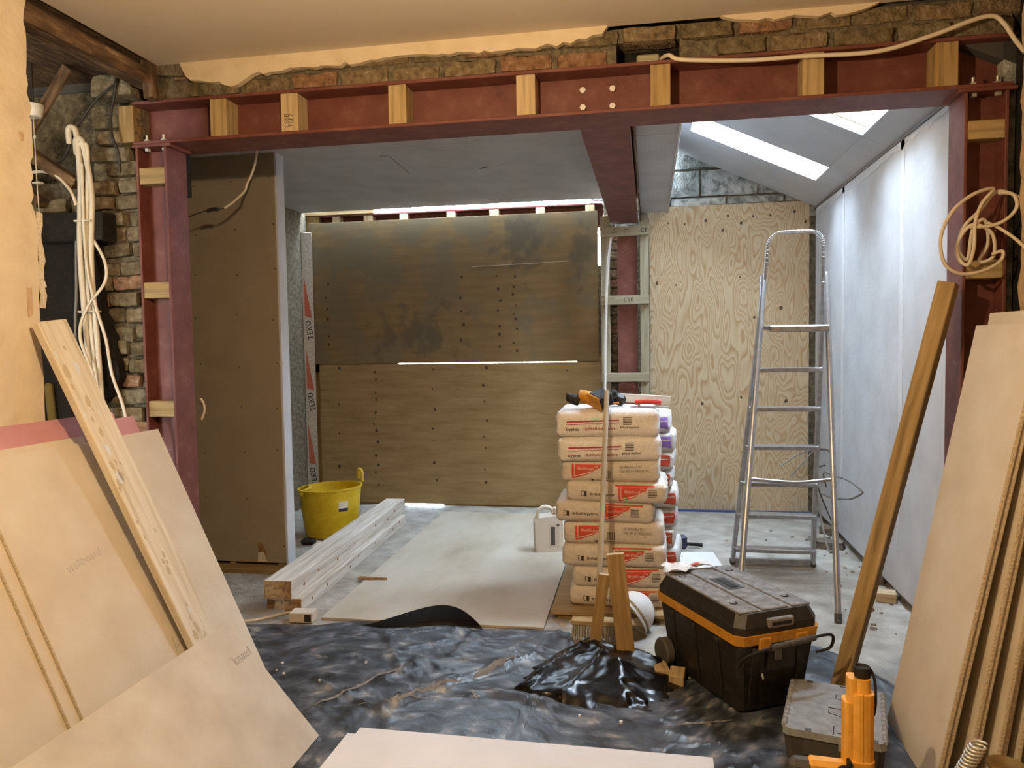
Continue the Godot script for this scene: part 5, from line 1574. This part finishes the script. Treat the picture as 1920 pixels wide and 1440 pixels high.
func floor_timbers() -> void:
	# three sawn beams stacked beside the floor sheet
	var d := Vector3(-1.955 + 1.835, 0, 0)
	var rows := [
		["lower front timber of the dusty stack on the floor", Vector3(-1.83, 0.037, -3.66), Vector3(-1.90, 0.037, -5.62), 0.10, 0.074],
		["lower rear timber of the dusty stack on the floor", Vector3(-1.94, 0.037, -3.69), Vector3(-2.01, 0.037, -5.70), 0.10, 0.074],
		["upper wide timber resting on the dusty stack", Vector3(-1.895, 0.125, -3.63), Vector3(-1.965, 0.125, -5.72), 0.15, 0.10]]
	for r in rows:
		var a: Vector3 = r[1]
		var b: Vector3 = r[2]
		var o := thing("timber_beam", r[0], "timber", along(a, b, 0, Vector3.RIGHT), "timbers stacked on the floor")
		part(o, "beam", bm(Vector3(r[3], a.distance_to(b), r[4]), 0.004), M.pine_dusty)
		for s in [-1.0, 1.0]:
			part(o, "sawn_end", bm(Vector3(r[3] - 0.006, 0.002, r[4] - 0.006), 0.0), M.end_grain, at(0, s * a.distance_to(b) / 2.0, 0))
		for i in 7:
			var ps := []
			for j in 9:
				ps.append(Vector2(cos(TAU * j / 9) * 0.012, sin(TAU * j / 9) * 0.014) * rng.randf_range(0.6, 1.0))
			part(o, "knot", slab_mesh(ps, 0.0008), M.end_grain, Transform3D(Basis(Vector3(0, 0, -1), Vector3(0, 1, 0), Vector3(1, 0, 0)), Vector3(r[3] / 2 + 0.0006, -0.9 + i * 0.29 + rng.randf_range(-0.08, 0.08), rng.randf_range(-0.02, 0.02))))
	# large pale sheet of ply laid on the floor
	var f := solo("floor_sheet", bm(Vector3(1.13, 2.44, 0.012), 0.001, 1), M.ply_floor, "large pale plywood sheet laid flat on the concrete floor", "plywood", Transform3D(Basis(Vector3(1, 0, 0), Vector3(0, 0, -1), Vector3(0, 1, 0)).rotated(Vector3.UP, deg_to_rad(0.5)), Vector3(-1.08, 0.008, -4.80)))
	# small dusty board lying beyond the stepladder's foot
	solo("floor_offcut", bm(Vector3(0.3, 0.012, 0.34), 0.001), M.board_pale, "pale square board offcut on the floor behind the tool chest", "offcut", turned(0.27, 0.007, -4.85, 6))
	# strip of wood and printed box end at the polythene edge
	solo("trim_strip", tubed([Vector3(-2.1, 0.015, -3.46), Vector3(-1.95, 0.015, -3.49), Vector3(-1.8, 0.03, -3.57), Vector3(-1.72, 0.012, -3.52)], 0.008, 6), M.pine[2], "thin pale wood strip along the edge of the black polythene", "offcut")
	var bx := thing("small_carton", "small pale carton with a dark printed mark by the stacked timbers", "box", turned(-1.715, 0, -3.545, 4))
	part(bx, "carton", bm(Vector3(0.12, 0.048, 0.08), 0.002), M.board_ivory, at(0, 0.031, 0))
	part(bx, "printed_mark", bm(Vector3(0.034, 0.036, 0.001), 0.0), M.cable_dark, at(0.036, 0.031, 0.0405))
	var sl := MB.new()
	sl.slab(Transform3D(Basis.from_euler(Vector3(-PI / 2, 0, 0)), Vector3(0, 0.012, 0)), poly([Vector2(0, 0.02), Vector2(0.0, -0.02), Vector2(0.17, -0.006), Vector2(0.17, 0.0)]), 0.012)
	solo("wood_sliver", sl.mesh(), M.end_grain, "narrow dark wedge of wood lying on the pale floor sheet", "offcut", turned(-1.68, 0.015, -4.2, 3))

func small_things() -> void:
	# jerrycan
	var j := thing("jerrycan", "cream plastic jerrycan standing on the floor sheet beside the bags", "jerrycan", turned(-0.665, 0.0145, -4.97, 14))
	var jp := [Vector2(-0.085, 0.012), Vector2(-0.075, 0.0), Vector2(0.085, 0.0), Vector2(0.095, 0.012), Vector2(0.095, 0.19), Vector2(0.085, 0.215), Vector2(0.055, 0.235), Vector2(-0.06, 0.225), Vector2(-0.088, 0.19)]
	var b := MB.new()
	b.slab(at(0, 0, 0.065), poly(jp), 0.13)
	part(j, "body", b.mesh(), M.jerry)
	part(j, "handle", tubed([Vector3(-0.065, 0.21, 0), Vector3(-0.055, 0.262, 0), Vector3(-0.02, 0.285, 0), Vector3(0.025, 0.272, 0), Vector3(0.045, 0.232, 0)], 0.013, 10), M.jerry)
	var nk := MB.new()
	nk.lathe(at(0.062, 0.228, 0), [Vector2(0.0, 0.052), Vector2(0.024, 0.052), Vector2(0.026, 0.048), Vector2(0.026, 0.018), Vector2(0.021, 0.014), Vector2(0.021, -0.01)], 20)
	part(j, "cap", nk.mesh(), M.white_plastic)
	part(j, "level_strip", bm(Vector3(0.028, 0.12, 0.001), 0.0), M.case_dark, at(0.028, 0.105, 0.0658))
	part(j, "paper_label", bm(Vector3(0.07, 0.15, 0.0006), 0.0), M.paper_bag, at(0.035, 0.105, 0.0652))
	part(j, "warning_mark", bm(Vector3(0.018, 0.016, 0.001), 0.0), M.case_dark, at(0.062, 0.175, 0.0658))
	# drill on the bags
	var d := thing("cordless_drill", "black and yellow cordless drill lying on top of the bags", "drill", turned(-0.245, 1.046, -3.89, 12))
	var body := MB.new()
	body.lathe(Transform3D(Basis.from_euler(Vector3(0, 0, PI / 2 - 0.32)), Vector3(-0.06, 0.052, 0)), [Vector2(0.0, -0.09), Vector2(0.028, -0.088), Vector2(0.034, -0.05), Vector2(0.034, 0.02), Vector2(0.026, 0.05), Vector2(0.0, 0.05)], 18)
	part(d, "motor_body", body.mesh(), M.chest_yellow)
	var ch := MB.new()
	ch.lathe(Transform3D(Basis.from_euler(Vector3(0, 0, PI / 2 - 0.32 + 0.0)), Vector3(-0.105, 0.037, 0)), [Vector2(0.0, 0.0), Vector2(0.027, 0.0), Vector2(0.027, 0.035), Vector2(0.021, 0.06), Vector2(0.012, 0.068), Vector2(0.0, 0.066)], 18)
	part(d, "chuck", ch.mesh(), M.rubber)
	part(d, "grip", bm(Vector3(0.115, 0.05, 0.045), 0.016), M.rubber, turned(0.035, 0.058, 0.02, 8, 0, 20))
	var bt := part(d, "battery", bm(Vector3(0.085, 0.07, 0.1), 0.01), M.black_plastic, turned(0.0, 0.05, 0.05, 25, 12, 22))
	part(bt, "battery_trim", bm(Vector3(0.012, 0.072, 0.102), 0.004), M.chest_yellow, at(-0.042, 0, 0))
	part(d, "rear_vent", bm(Vector3(0.07, 0.06, 0.06), 0.018), M.black_plastic, turned(0.10, 0.04, -0.02, 0, 0, -20))
	part(d, "side_trim", bm(Vector3(0.05, 0.012, 0.01), 0.003), M.chest_yellow, turned(0.07, 0.022, 0.02, 0, 0, 6))
	# red-handled scraper and an offcut on the bags
	var lv := thing("red_trowel", "red handled plastering trowel lying on the top bag beside the drill", "trowel", turned(0.0, 1.047, -3.92, 4))
	part(lv, "handle", tubed([Vector3(-0.07, 0.024, 0), Vector3(-0.02, 0.027, 0), Vector3(0.03, 0.026, 0), Vector3(0.06, 0.022, 0)], 0.013, 10), plain(hexc("c9382f"), 0.45))
	part(lv, "blade", bm(Vector3(0.19, 0.002, 0.09), 0.0), M.alu, at(0, 0.001, 0))
	part(lv, "stem", bm(Vector3(0.012, 0.018, 0.012), 0.002), M.alu, at(-0.05, 0.01, 0))
	var a := Vector3(-0.19, 1.075, -4.22)
	var c := Vector3(0.115, 1.052, -4.28)
	solo("timber_offcut", bm(Vector3(0.022, a.distance_to(c), 0.046), 0.002), M.pine_dusty, "pale timber offcut lying across the bags behind the drill", "offcut", along(a, c, 90, Vector3.UP))
	# broom
	var br := thing("broom", "wooden broom standing on its bristles against the plaster bags", "broom", at(-0.24, 0, -3.50))
	var pole := MB.new()
	pole.tube([Vector3(0.0, 0.11, 0.0), Vector3(0.02, 0.6, -0.12), Vector3(0.038, 1.14, -0.275)], 0.0125, 12)
	part(br, "pole", pole.mesh(), M.pine_grey)
	part(br, "head", bm(Vector3(0.28, 0.026, 0.06), 0.005), M.pine[0], at(0.02, 0.092, 0.01))
	var bs := MB.new()
	for i in 40:
		for k in 5:
			var x := -0.112 + i * 0.0068
			var z := -0.012 + k * 0.011
			bs.tube([Vector3(x, 0.08, z), Vector3(x + rng.randf_range(-0.008, 0.008), 0.012, z + rng.randf_range(-0.012, 0.02))], 0.0026, 4, true, 0.0016)
	part(br, "bristles", bs.mesh(), M.pine_grey)
	# two short timbers leaning together
	for q in [[Vector3(-0.247, 0.014, -3.24), Vector3(-0.193, 0.385, -3.26), 0.048, "shorter timber offcut standing on end against its taller neighbour", 0.03], [Vector3(-0.098, 0.014, -3.22), Vector3(-0.146, 0.478, -3.25), 0.075, "taller timber offcut standing on end behind the black plastic heap", 0.034]]:
		var p0: Vector3 = q[0]
		var p1: Vector3 = q[1]
		var o := thing("standing_offcut", q[3], "timber", along(p0, p1, 4, Vector3.RIGHT), "two short timbers standing behind the plastic heap")
		part(o, "timber", bm(Vector3(q[2], p0.distance_to(p1), q[4]), 0.002), M.pine[3])
		part(o, "sawn_top", bm(Vector3(q[2] - 0.004, 0.001, q[4] - 0.004), 0.0), M.pine[2], at(0, p0.distance_to(p1) / 2, 0))
	# hard hat on its side
	var h := thing("hard_hat", "white plastic hard hat tipped on its side before the bags", "helmet", turned(-0.09, 0.078, -3.64, 35, 0, -62))
	var hm := MB.new()
	var prof := []
	for i in 11:
		var w := PI / 2 * i / 10
		prof.append(Vector2(0.105 * sin(w) + 0.0001, 0.115 * cos(w)))
	prof.append(Vector2(0.11, -0.012))
	prof.append(Vector2(0.128, -0.018))
	prof.append(Vector2(0.126, -0.022))
	prof.append(Vector2(0.103, -0.012))
	hm.lathe(Transform3D.IDENTITY, prof, 32)
	part(h, "shell", hm.mesh(), M.white_plastic)
	var bd := MB.new()
	bd.lathe(Transform3D.IDENTITY, [Vector2(0.1075, 0.0), Vector2(0.108, 0.012)], 32)
	part(h, "brown_band", bd.mesh(), M.pine[0])
	var pk := MB.new()
	var pks := []
	for i in 13:
		var w := -0.9 + 1.8 * i / 12
		pks.append(Vector2(cos(w) * 0.155, sin(w) * 0.125))
	pks.append(Vector2(0.06, 0.095)); pks.append(Vector2(0.06, -0.095))
	pk.slab(Transform3D(Basis.from_euler(Vector3(-PI / 2, 0, 0)), Vector3(0, -0.014, 0)), poly(pks), 0.004)
	part(h, "peak", pk.mesh(), M.white_plastic)
	# dusty rag and cable by the tub
	var rg := MB.new()
	var fr := func(u: float, v: float) -> Vector3:
		return Vector3((u - 0.5) * 0.16, 0.006 + 0.03 * absf(sin(u * 8.0) * cos(v * 5.0)) * (1.0 - absf(u - 0.5)), (v - 0.5) * 0.1)
	rg.sheet(fr, 12, 8, 1, 1, true)
	solo("white_rag", rg.mesh(), M.white_plastic, "crumpled white rag on the floor in front of the yellow tub", "rag", turned(-2.22, 0, -4.93, 12))
	var tl := thing("black_hand_tool", "small black tool lying beside the rag in front of the tub", "tool", turned(-2.34, 0, -4.95, 8))
	part(tl, "body", bm(Vector3(0.10, 0.045, 0.06), 0.016), M.rubber, at(0, 0.0225, 0))
	part(tl, "lead", tubed([Vector3(0.05, 0.02, 0.0), Vector3(0.12, 0.008, -0.06), Vector3(0.22, 0.008, -0.05), Vector3(0.32, 0.008, -0.08)], 0.005, 6), M.rubber)
	# blue-handled tool behind the bags
	var bt2 := thing("blue_handle", "dark blue tool handle lying on the floor behind the bags", "tool", turned(0.215, 0, -5.15, 12))
	part(bt2, "handle", bm(Vector3(0.05, 0.09, 0.06), 0.014), plain(hexc("262a48"), 0.5), at(0, 0.045, 0))
	part(bt2, "shaft", tubed([Vector3(0.02, 0.03, 0), Vector3(0.09, 0.025, 0.0), Vector3(0.13, 0.022, 0.01)], 0.012, 8), M.rubber)
	# timber blocks under the chest wheel
	for q in [[0.10, -3.09, 10.0], [0.165, -3.045, -6.0]]:
		solo("wood_block", bm(Vector3(0.06, 0.045, 0.10), 0.003), M.pine[0], "short timber block on the floor " + ("beside" if q[2] > 0 else "in front of") + " the tool chest's wheel", "offcut", turned(q[0] - 0.06, 0.0225, q[1] - 0.06, q[2]), "timber blocks by the chest wheel")

func cable(called: String, label: String, ps: Array, r: float, m: Material, group := "", sides := 7) -> MeshInstance3D:
	return solo(called, tubed(ps, r, sides, 8), m, label, "cable", Transform3D.IDENTITY, group)

func cables() -> void:
	var V := func(x: float, y: float, z: float) -> Vector3: return Vector3(x, y, z)
	# along the beam
	cable("white_cable", "white cable looping from the wall pocket along the top of the beam", [V.call(0.05, 2.515, -3.24), V.call(0.085, 2.497, -3.14), V.call(0.14, 2.47, -3.125), V.call(0.38, 2.449, -3.125), V.call(0.574, 2.448, -3.125), V.call(0.84, 2.444, -3.125), V.call(1.024, 2.482, -3.12), V.call(1.167, 2.527, -3.12), V.call(1.238, 2.537, -3.12), V.call(1.275, 2.508, -3.12), V.call(1.305, 2.44, -3.10), V.call(1.322, 2.38, -3.06)], 0.0085, M.cable_white)
	# coil on the right post
	var z := -3.11
	cable("cable_coil", "cream cable hung in a loose tangled coil on the right steel post", [V.call(1.323, 1.87, -3.07), V.call(1.26, 1.905, z), V.call(1.2, 1.84, z + 0.01), V.call(1.145, 1.775, z), V.call(1.135, 1.70, z - 0.01), V.call(1.17, 1.665, z - 0.02), V.call(1.172, 1.77, z + 0.02), V.call(1.21, 1.80, z + 0.02), V.call(1.235, 1.72, z - 0.01), V.call(1.21, 1.655, z - 0.02), V.call(1.25, 1.67, z), V.call(1.236, 1.75, z + 0.02), V.call(1.17, 1.785, z + 0.02), V.call(1.13, 1.73, z), V.call(1.13, 1.67, z), V.call(1.16, 1.64, z + 0.01), V.call(1.172, 1.70, z + 0.03), V.call(1.175, 1.79, z + 0.03), V.call(1.20, 1.86, z + 0.02), V.call(1.238, 1.912, z + 0.02), V.call(1.16, 1.89, z + 0.05), V.call(1.085, 1.83, z + 0.07), V.call(1.043, 1.74, z + 0.08), V.call(1.055, 1.645, z + 0.08), V.call(1.115, 1.604, z + 0.07), V.call(1.20, 1.615, z + 0.05), V.call(1.262, 1.65, z + 0.03), V.call(1.272, 1.685, z + 0.02), V.call(1.24, 1.676, z + 0.01)], 0.0065, M.cable_white)
	cable("white_cable", "cream cable leaving the coil behind the tall plasterboards", [V.call(1.16, 1.775, -3.085), V.call(1.23, 1.778, -3.08), V.call(1.28, 1.80, -3.075), V.call(1.308, 1.84, -3.07), V.call(1.295, 1.885, -3.07), V.call(1.25, 1.895, -3.08)], 0.0065, M.cable_white)
	cable("white_cable", "cream cable drooping from the coil down the torn plaster", [V.call(1.22, 1.79, -3.09), V.call(1.26, 1.765, -3.08), V.call(1.30, 1.71, -3.03), V.call(1.318, 1.64, -2.97), V.call(1.318, 1.5, -2.95), V.call(1.30, 1.3, -2.96)], 0.006, M.cable_white)
	# loose wire hanging at the partition
	cable("loose_wire", "white wire dangling from the ceiling before the partition", [V.call(-1.97, 2.52, -3.72), V.call(-1.985, 2.37, -3.73), V.call(-2.015, 2.29, -3.74), V.call(-2.05, 2.225, -3.74), V.call(-2.065, 2.19, -3.74), V.call(-2.128, 2.14, -3.74), V.call(-2.18, 2.11, -3.74)], 0.006, M.cable_white)
	var jn := thing("wire_joint", "dark taped wire joint dangling in front of the partition", "cable", at(-2.25, 2.102, -3.74))
	part(jn, "tape", tubed([Vector3(-0.03, -0.004, 0), Vector3(0, 0.004, 0), Vector3(0.035, 0.002, 0)], 0.010, 8), M.cable_dark)
	part(jn, "tail", tubed([Vector3(-0.025, 0, 0), Vector3(-0.08, -0.012, 0.0), Vector3(-0.15, -0.035, 0.01)], 0.003, 6), M.cable_dark)
	part(jn, "thin_core", tubed([Vector3(0.03, 0.0, 0), Vector3(0.065, 0.006, 0.0)], 0.0025, 6), M.cable_dark)
	cable("wire_tail", "short cream wire tail curling out beside the left post", [V.call(-2.10, 1.14, -3.33), V.call(-2.085, 1.115, -3.33), V.call(-2.083, 1.08, -3.33), V.call(-2.10, 1.04, -3.33)], 0.005, M.cable_white)
	# bundle in the recess: thick pale conductors bent over at the top
	var zc := -3.06
	for q in [[-2.485, 2.36, 0.0, 0.013, "thick pale cable of the bundle, bent over highest in the recess"], [-2.452, 2.31, 0.02, 0.012, "second thick pale cable of the bundle in the recess"], [-2.435, 2.29, -0.02, 0.009, "slimmer pale cable of the bundle nearest the steel post"]]:
		var x: float = q[0]
		var top: float = q[1]
		cable("bundle_cable", q[4], [V.call(x - 0.05, top - 0.06, zc - 0.02), V.call(x - 0.035, top - 0.005, zc), V.call(x - 0.012, top, zc), V.call(x + 0.004, top - 0.04, zc), V.call(x + 0.012 + q[2], top - 0.25, zc), V.call(x - 0.005 + q[2], top - 0.55, zc), V.call(x + 0.01 + q[2], top - 0.95, zc), V.call(x + 0.03 + q[2] * 0.5, top - 1.3, zc), V.call(x + 0.04, 0.85, zc), V.call(x + 0.04, 0.02, zc)], q[3], M.cable_white, "pale cables in the recess", 9)
	cable("curling_cable", "thin cream cable curling from the bundle down past the rubble wall", [V.call(-2.43, 1.87, -3.07), V.call(-2.37, 1.77, -3.06), V.call(-2.365, 1.68, -3.05), V.call(-2.43, 1.585, -3.03), V.call(-2.47, 1.50, -3.02), V.call(-2.475, 1.42, -3.02), V.call(-2.44, 1.32, -3.02), V.call(-2.42, 1.26, -3.02), V.call(-2.43, 1.18, -3.03), V.call(-2.47, 1.12, -3.03)], 0.007, M.cable_white)
	cable("curling_cable", "long cream cable running down to the corner of the leaning boards", [V.call(-2.455, 2.2, -3.05), V.call(-2.45, 1.9, -3.04), V.call(-2.44, 1.72, -3.04), V.call(-2.405, 1.56, -3.04), V.call(-2.365, 1.42, -3.04), V.call(-2.335, 1.27, -3.03), V.call(-2.28, 1.13, -3.02), V.call(-2.245, 1.0, -3.0), V.call(-2.235, 0.85, -2.99), V.call(-2.22, 0.6, -3.0)], 0.007, M.cable_white)
	cable("arching_cable", "white cable arching from behind the pier to the bundle", [V.call(-2.90, 2.16, -3.10), V.call(-2.72, 2.185, -3.08), V.call(-2.60, 2.16, -3.06), V.call(-2.52, 2.09, -3.05), V.call(-2.49, 2.02, -3.05)], 0.007, M.cable_white)
	cable("dark_cable", "dark cable sagging across the rubble wall behind the pull switch", [V.call(-2.95, 2.19, -3.13), V.call(-2.75, 2.20, -3.12), V.call(-2.6, 2.24, -3.11), V.call(-2.52, 2.36, -3.1), V.call(-2.44, 2.48, -3.12), V.call(-2.33, 2.55, -3.11)], 0.006, M.cable_dark)
	cable("dark_cable", "dark cable dropping past the packer at the beam end", [V.call(-2.31, 2.62, -3.12), V.call(-2.33, 2.52, -3.12), V.call(-2.355, 2.42, -3.12), V.call(-2.345, 2.33, -3.11), V.call(-2.325, 2.25, -3.12), V.call(-2.33, 2.17, -3.13)], 0.007, M.cable_dark)
	cable("dark_cable", "grey cable hanging straight behind the pale bundle", [V.call(-2.5, 2.1, -3.08), V.call(-2.52, 1.85, -3.075), V.call(-2.53, 1.65, -3.075), V.call(-2.545, 1.45, -3.075), V.call(-2.53, 1.15, -3.07), V.call(-2.52, 0.9, -3.07)], 0.007, M.cable_grey)
	for y in [1.95, 1.55]:
		solo("cable_tie", bm(Vector3(0.085, 0.008, 0.05), 0.003), M.cable_white, ("upper" if y > 1.8 else "lower") + " white tie strapping the pale cable bundle together", "cable tie", at(-2.457, y, -3.06), "ties on the cable bundle")
	# wires coming out low on the right wall
	cable("wall_wire", "grey wire looping from the white plasterboard near the stepladder", [V.call(1.265, 0.30, -5.85), V.call(1.22, 0.42, -5.72), V.call(1.21, 0.46, -5.4), V.call(1.22, 0.49, -5.05), V.call(1.24, 0.47, -4.82), V.call(1.25, 0.44, -4.86), V.call(1.235, 0.36, -5.1), V.call(1.22, 0.29, -5.5), V.call(1.21, 0.27, -5.75)], 0.006, M.cable_grey)
	for q in [[0.0, 0.0, "split wire tail with bared white end by the stepladder"], [0.06, -0.07, "lower split wire tail hanging by the stepladder"]]:
		cable("wall_wire", q[2], [V.call(1.267, 0.53, -5.65), V.call(1.22, 0.60, -5.62), V.call(1.12, 0.605 + q[1] * 0.2, -5.58), V.call(1.0 + q[0], 0.57 + q[1] * 0.5, -5.55), V.call(0.90 + q[0], 0.50 + q[1], -5.52)], 0.0055, M.cable_grey)
	cable("wall_wire", "dark wire dropping from the plasterboard to the rubble at its foot", [V.call(1.267, 0.45, -5.9), V.call(1.2, 0.42, -5.85), V.call(1.2, 0.3, -5.8), V.call(1.23, 0.18, -5.7), V.call(1.25, 0.1, -5.6)], 0.005, M.cable_dark)
	# thin leads on the floor
	cable("floor_lead", "thin black lead crossing the concrete to the tool chest", [V.call(-0.12, 0.018, -3.2), V.call(-0.03, 0.008, -3.31), V.call(0.03, 0.008, -3.30), V.call(0.1, 0.008, -3.36)], 0.005, M.cable_dark)
	cable("floor_lead", "second thin black lead beside the tool chest wheel", [V.call(-0.1, 0.018, -3.17), V.call(-0.02, 0.008, -3.27), V.call(0.04, 0.008, -3.275), V.call(0.09, 0.008, -3.31)], 0.005, M.cable_dark)

func chip(called: String, label: String, x: float, y: float, z: float, s: Vector3, m: Material, seed_: int, group := "", turn := 0.0) -> MeshInstance3D:
	# irregular broken lump
	var k := MB.new()
	var r := RandomNumberGenerator.new()
	r.seed = seed_
	var ps := []
	for i in 7:
		var w := TAU * i / 7
		ps.append(Vector2(cos(w) * s.x / 2, sin(w) * s.z / 2) * r.randf_range(0.7, 1.1))
	k.slab(Transform3D(Basis.from_euler(Vector3(-PI / 2, 0, 0)), Vector3(0, s.y, 0)), poly(ps), s.y)
	for i in k.v.size():
		if k.v[i].y > s.y * 0.5:
			k.v[i] = k.v[i] * Vector3(0.85, 1, 0.85) + Vector3(0, sin(k.v[i].x * 60.0) * s.y * 0.12, 0)
	return solo(called, k.mesh(), m, label, "debris", turned(x, y, z, turn), group)

func debris() -> void:
	# timber packers and lumps under the plasterboard on the right
	for q in [[1.215, -4.24, 0.10, 0.05, 0.09, -12.0, "pale timber block packing up the foot of the white plasterboard"], [1.23, -5.62, 0.09, 0.06, 0.10, 8.0, "timber block at the foot of the far white plasterboard"], [1.235, -4.55, 0.08, 0.05, 0.12, 5.0, "dark timber block half under the white plasterboard"]]:
		solo("packing_block", bm(Vector3(q[2], q[3], q[4]), 0.004), M.pine[2] if q[1] > -4.3 else M.dirt, q[6], "offcut", turned(q[0], q[3] / 2, q[1], q[5]))
	chip("broken_slab", "broken concrete slab edge by the wall behind the stepladder leg", 1.17, 0.0, -5.27, Vector3(0.22, 0.05, 0.16), M.dirt, 301)
	chip("broken_slab", "flat broken concrete piece farther along the wall foot", 1.14, 0.0, -5.48, Vector3(0.2, 0.03, 0.14), M.concrete, 302)
	chip("wood_chip", "splintered brown wood chip on the floor near the packing block", 1.08, 0.0, -4.06, Vector3(0.09, 0.014, 0.03), M.end_grain, 303, "", 20.0)
	for i in 46:
		var x := rng.randf_range(0.95, 1.24)
		var z := rng.randf_range(-5.7, -3.75)
		if i > 30:
			x = rng.randf_range(0.2, 0.9); z = rng.randf_range(-6.1, -3.9)
		var s := rng.randf_range(0.008, 0.03)
		chip("rubble_bit", "small crumb of rubble scattered on the concrete floor", x, 0.0, z, Vector3(s, s * 0.5, s * rng.randf_range(0.6, 1.2)), [M.concrete, M.concrete, M.filler][i % 3], 320 + i, "rubble crumbs on the floor", rng.randf_range(0, 360))
	for i in 14:
		var s := rng.randf_range(0.008, 0.018)
		chip("plaster_crumb", "white plaster crumb lying on the black polythene", rng.randf_range(-1.6, 0.0), 0.014, rng.randf_range(-3.3, -2.7), Vector3(s, s * 0.5, s), M.filler, 380 + i, "plaster crumbs on the polythene", rng.randf_range(0, 360))
	for i in 16:
		var s := rng.randf_range(0.015, 0.05)
		chip("wood_shaving", "wood chip on the concrete at the front of the pallet board", rng.randf_range(-0.52, -0.1), 0.0, rng.randf_range(-3.72, -3.62), Vector3(s, 0.006, s * 0.4), M.pine[i % 4], 400 + i, "wood chips by the pallet board", rng.randf_range(0, 360))
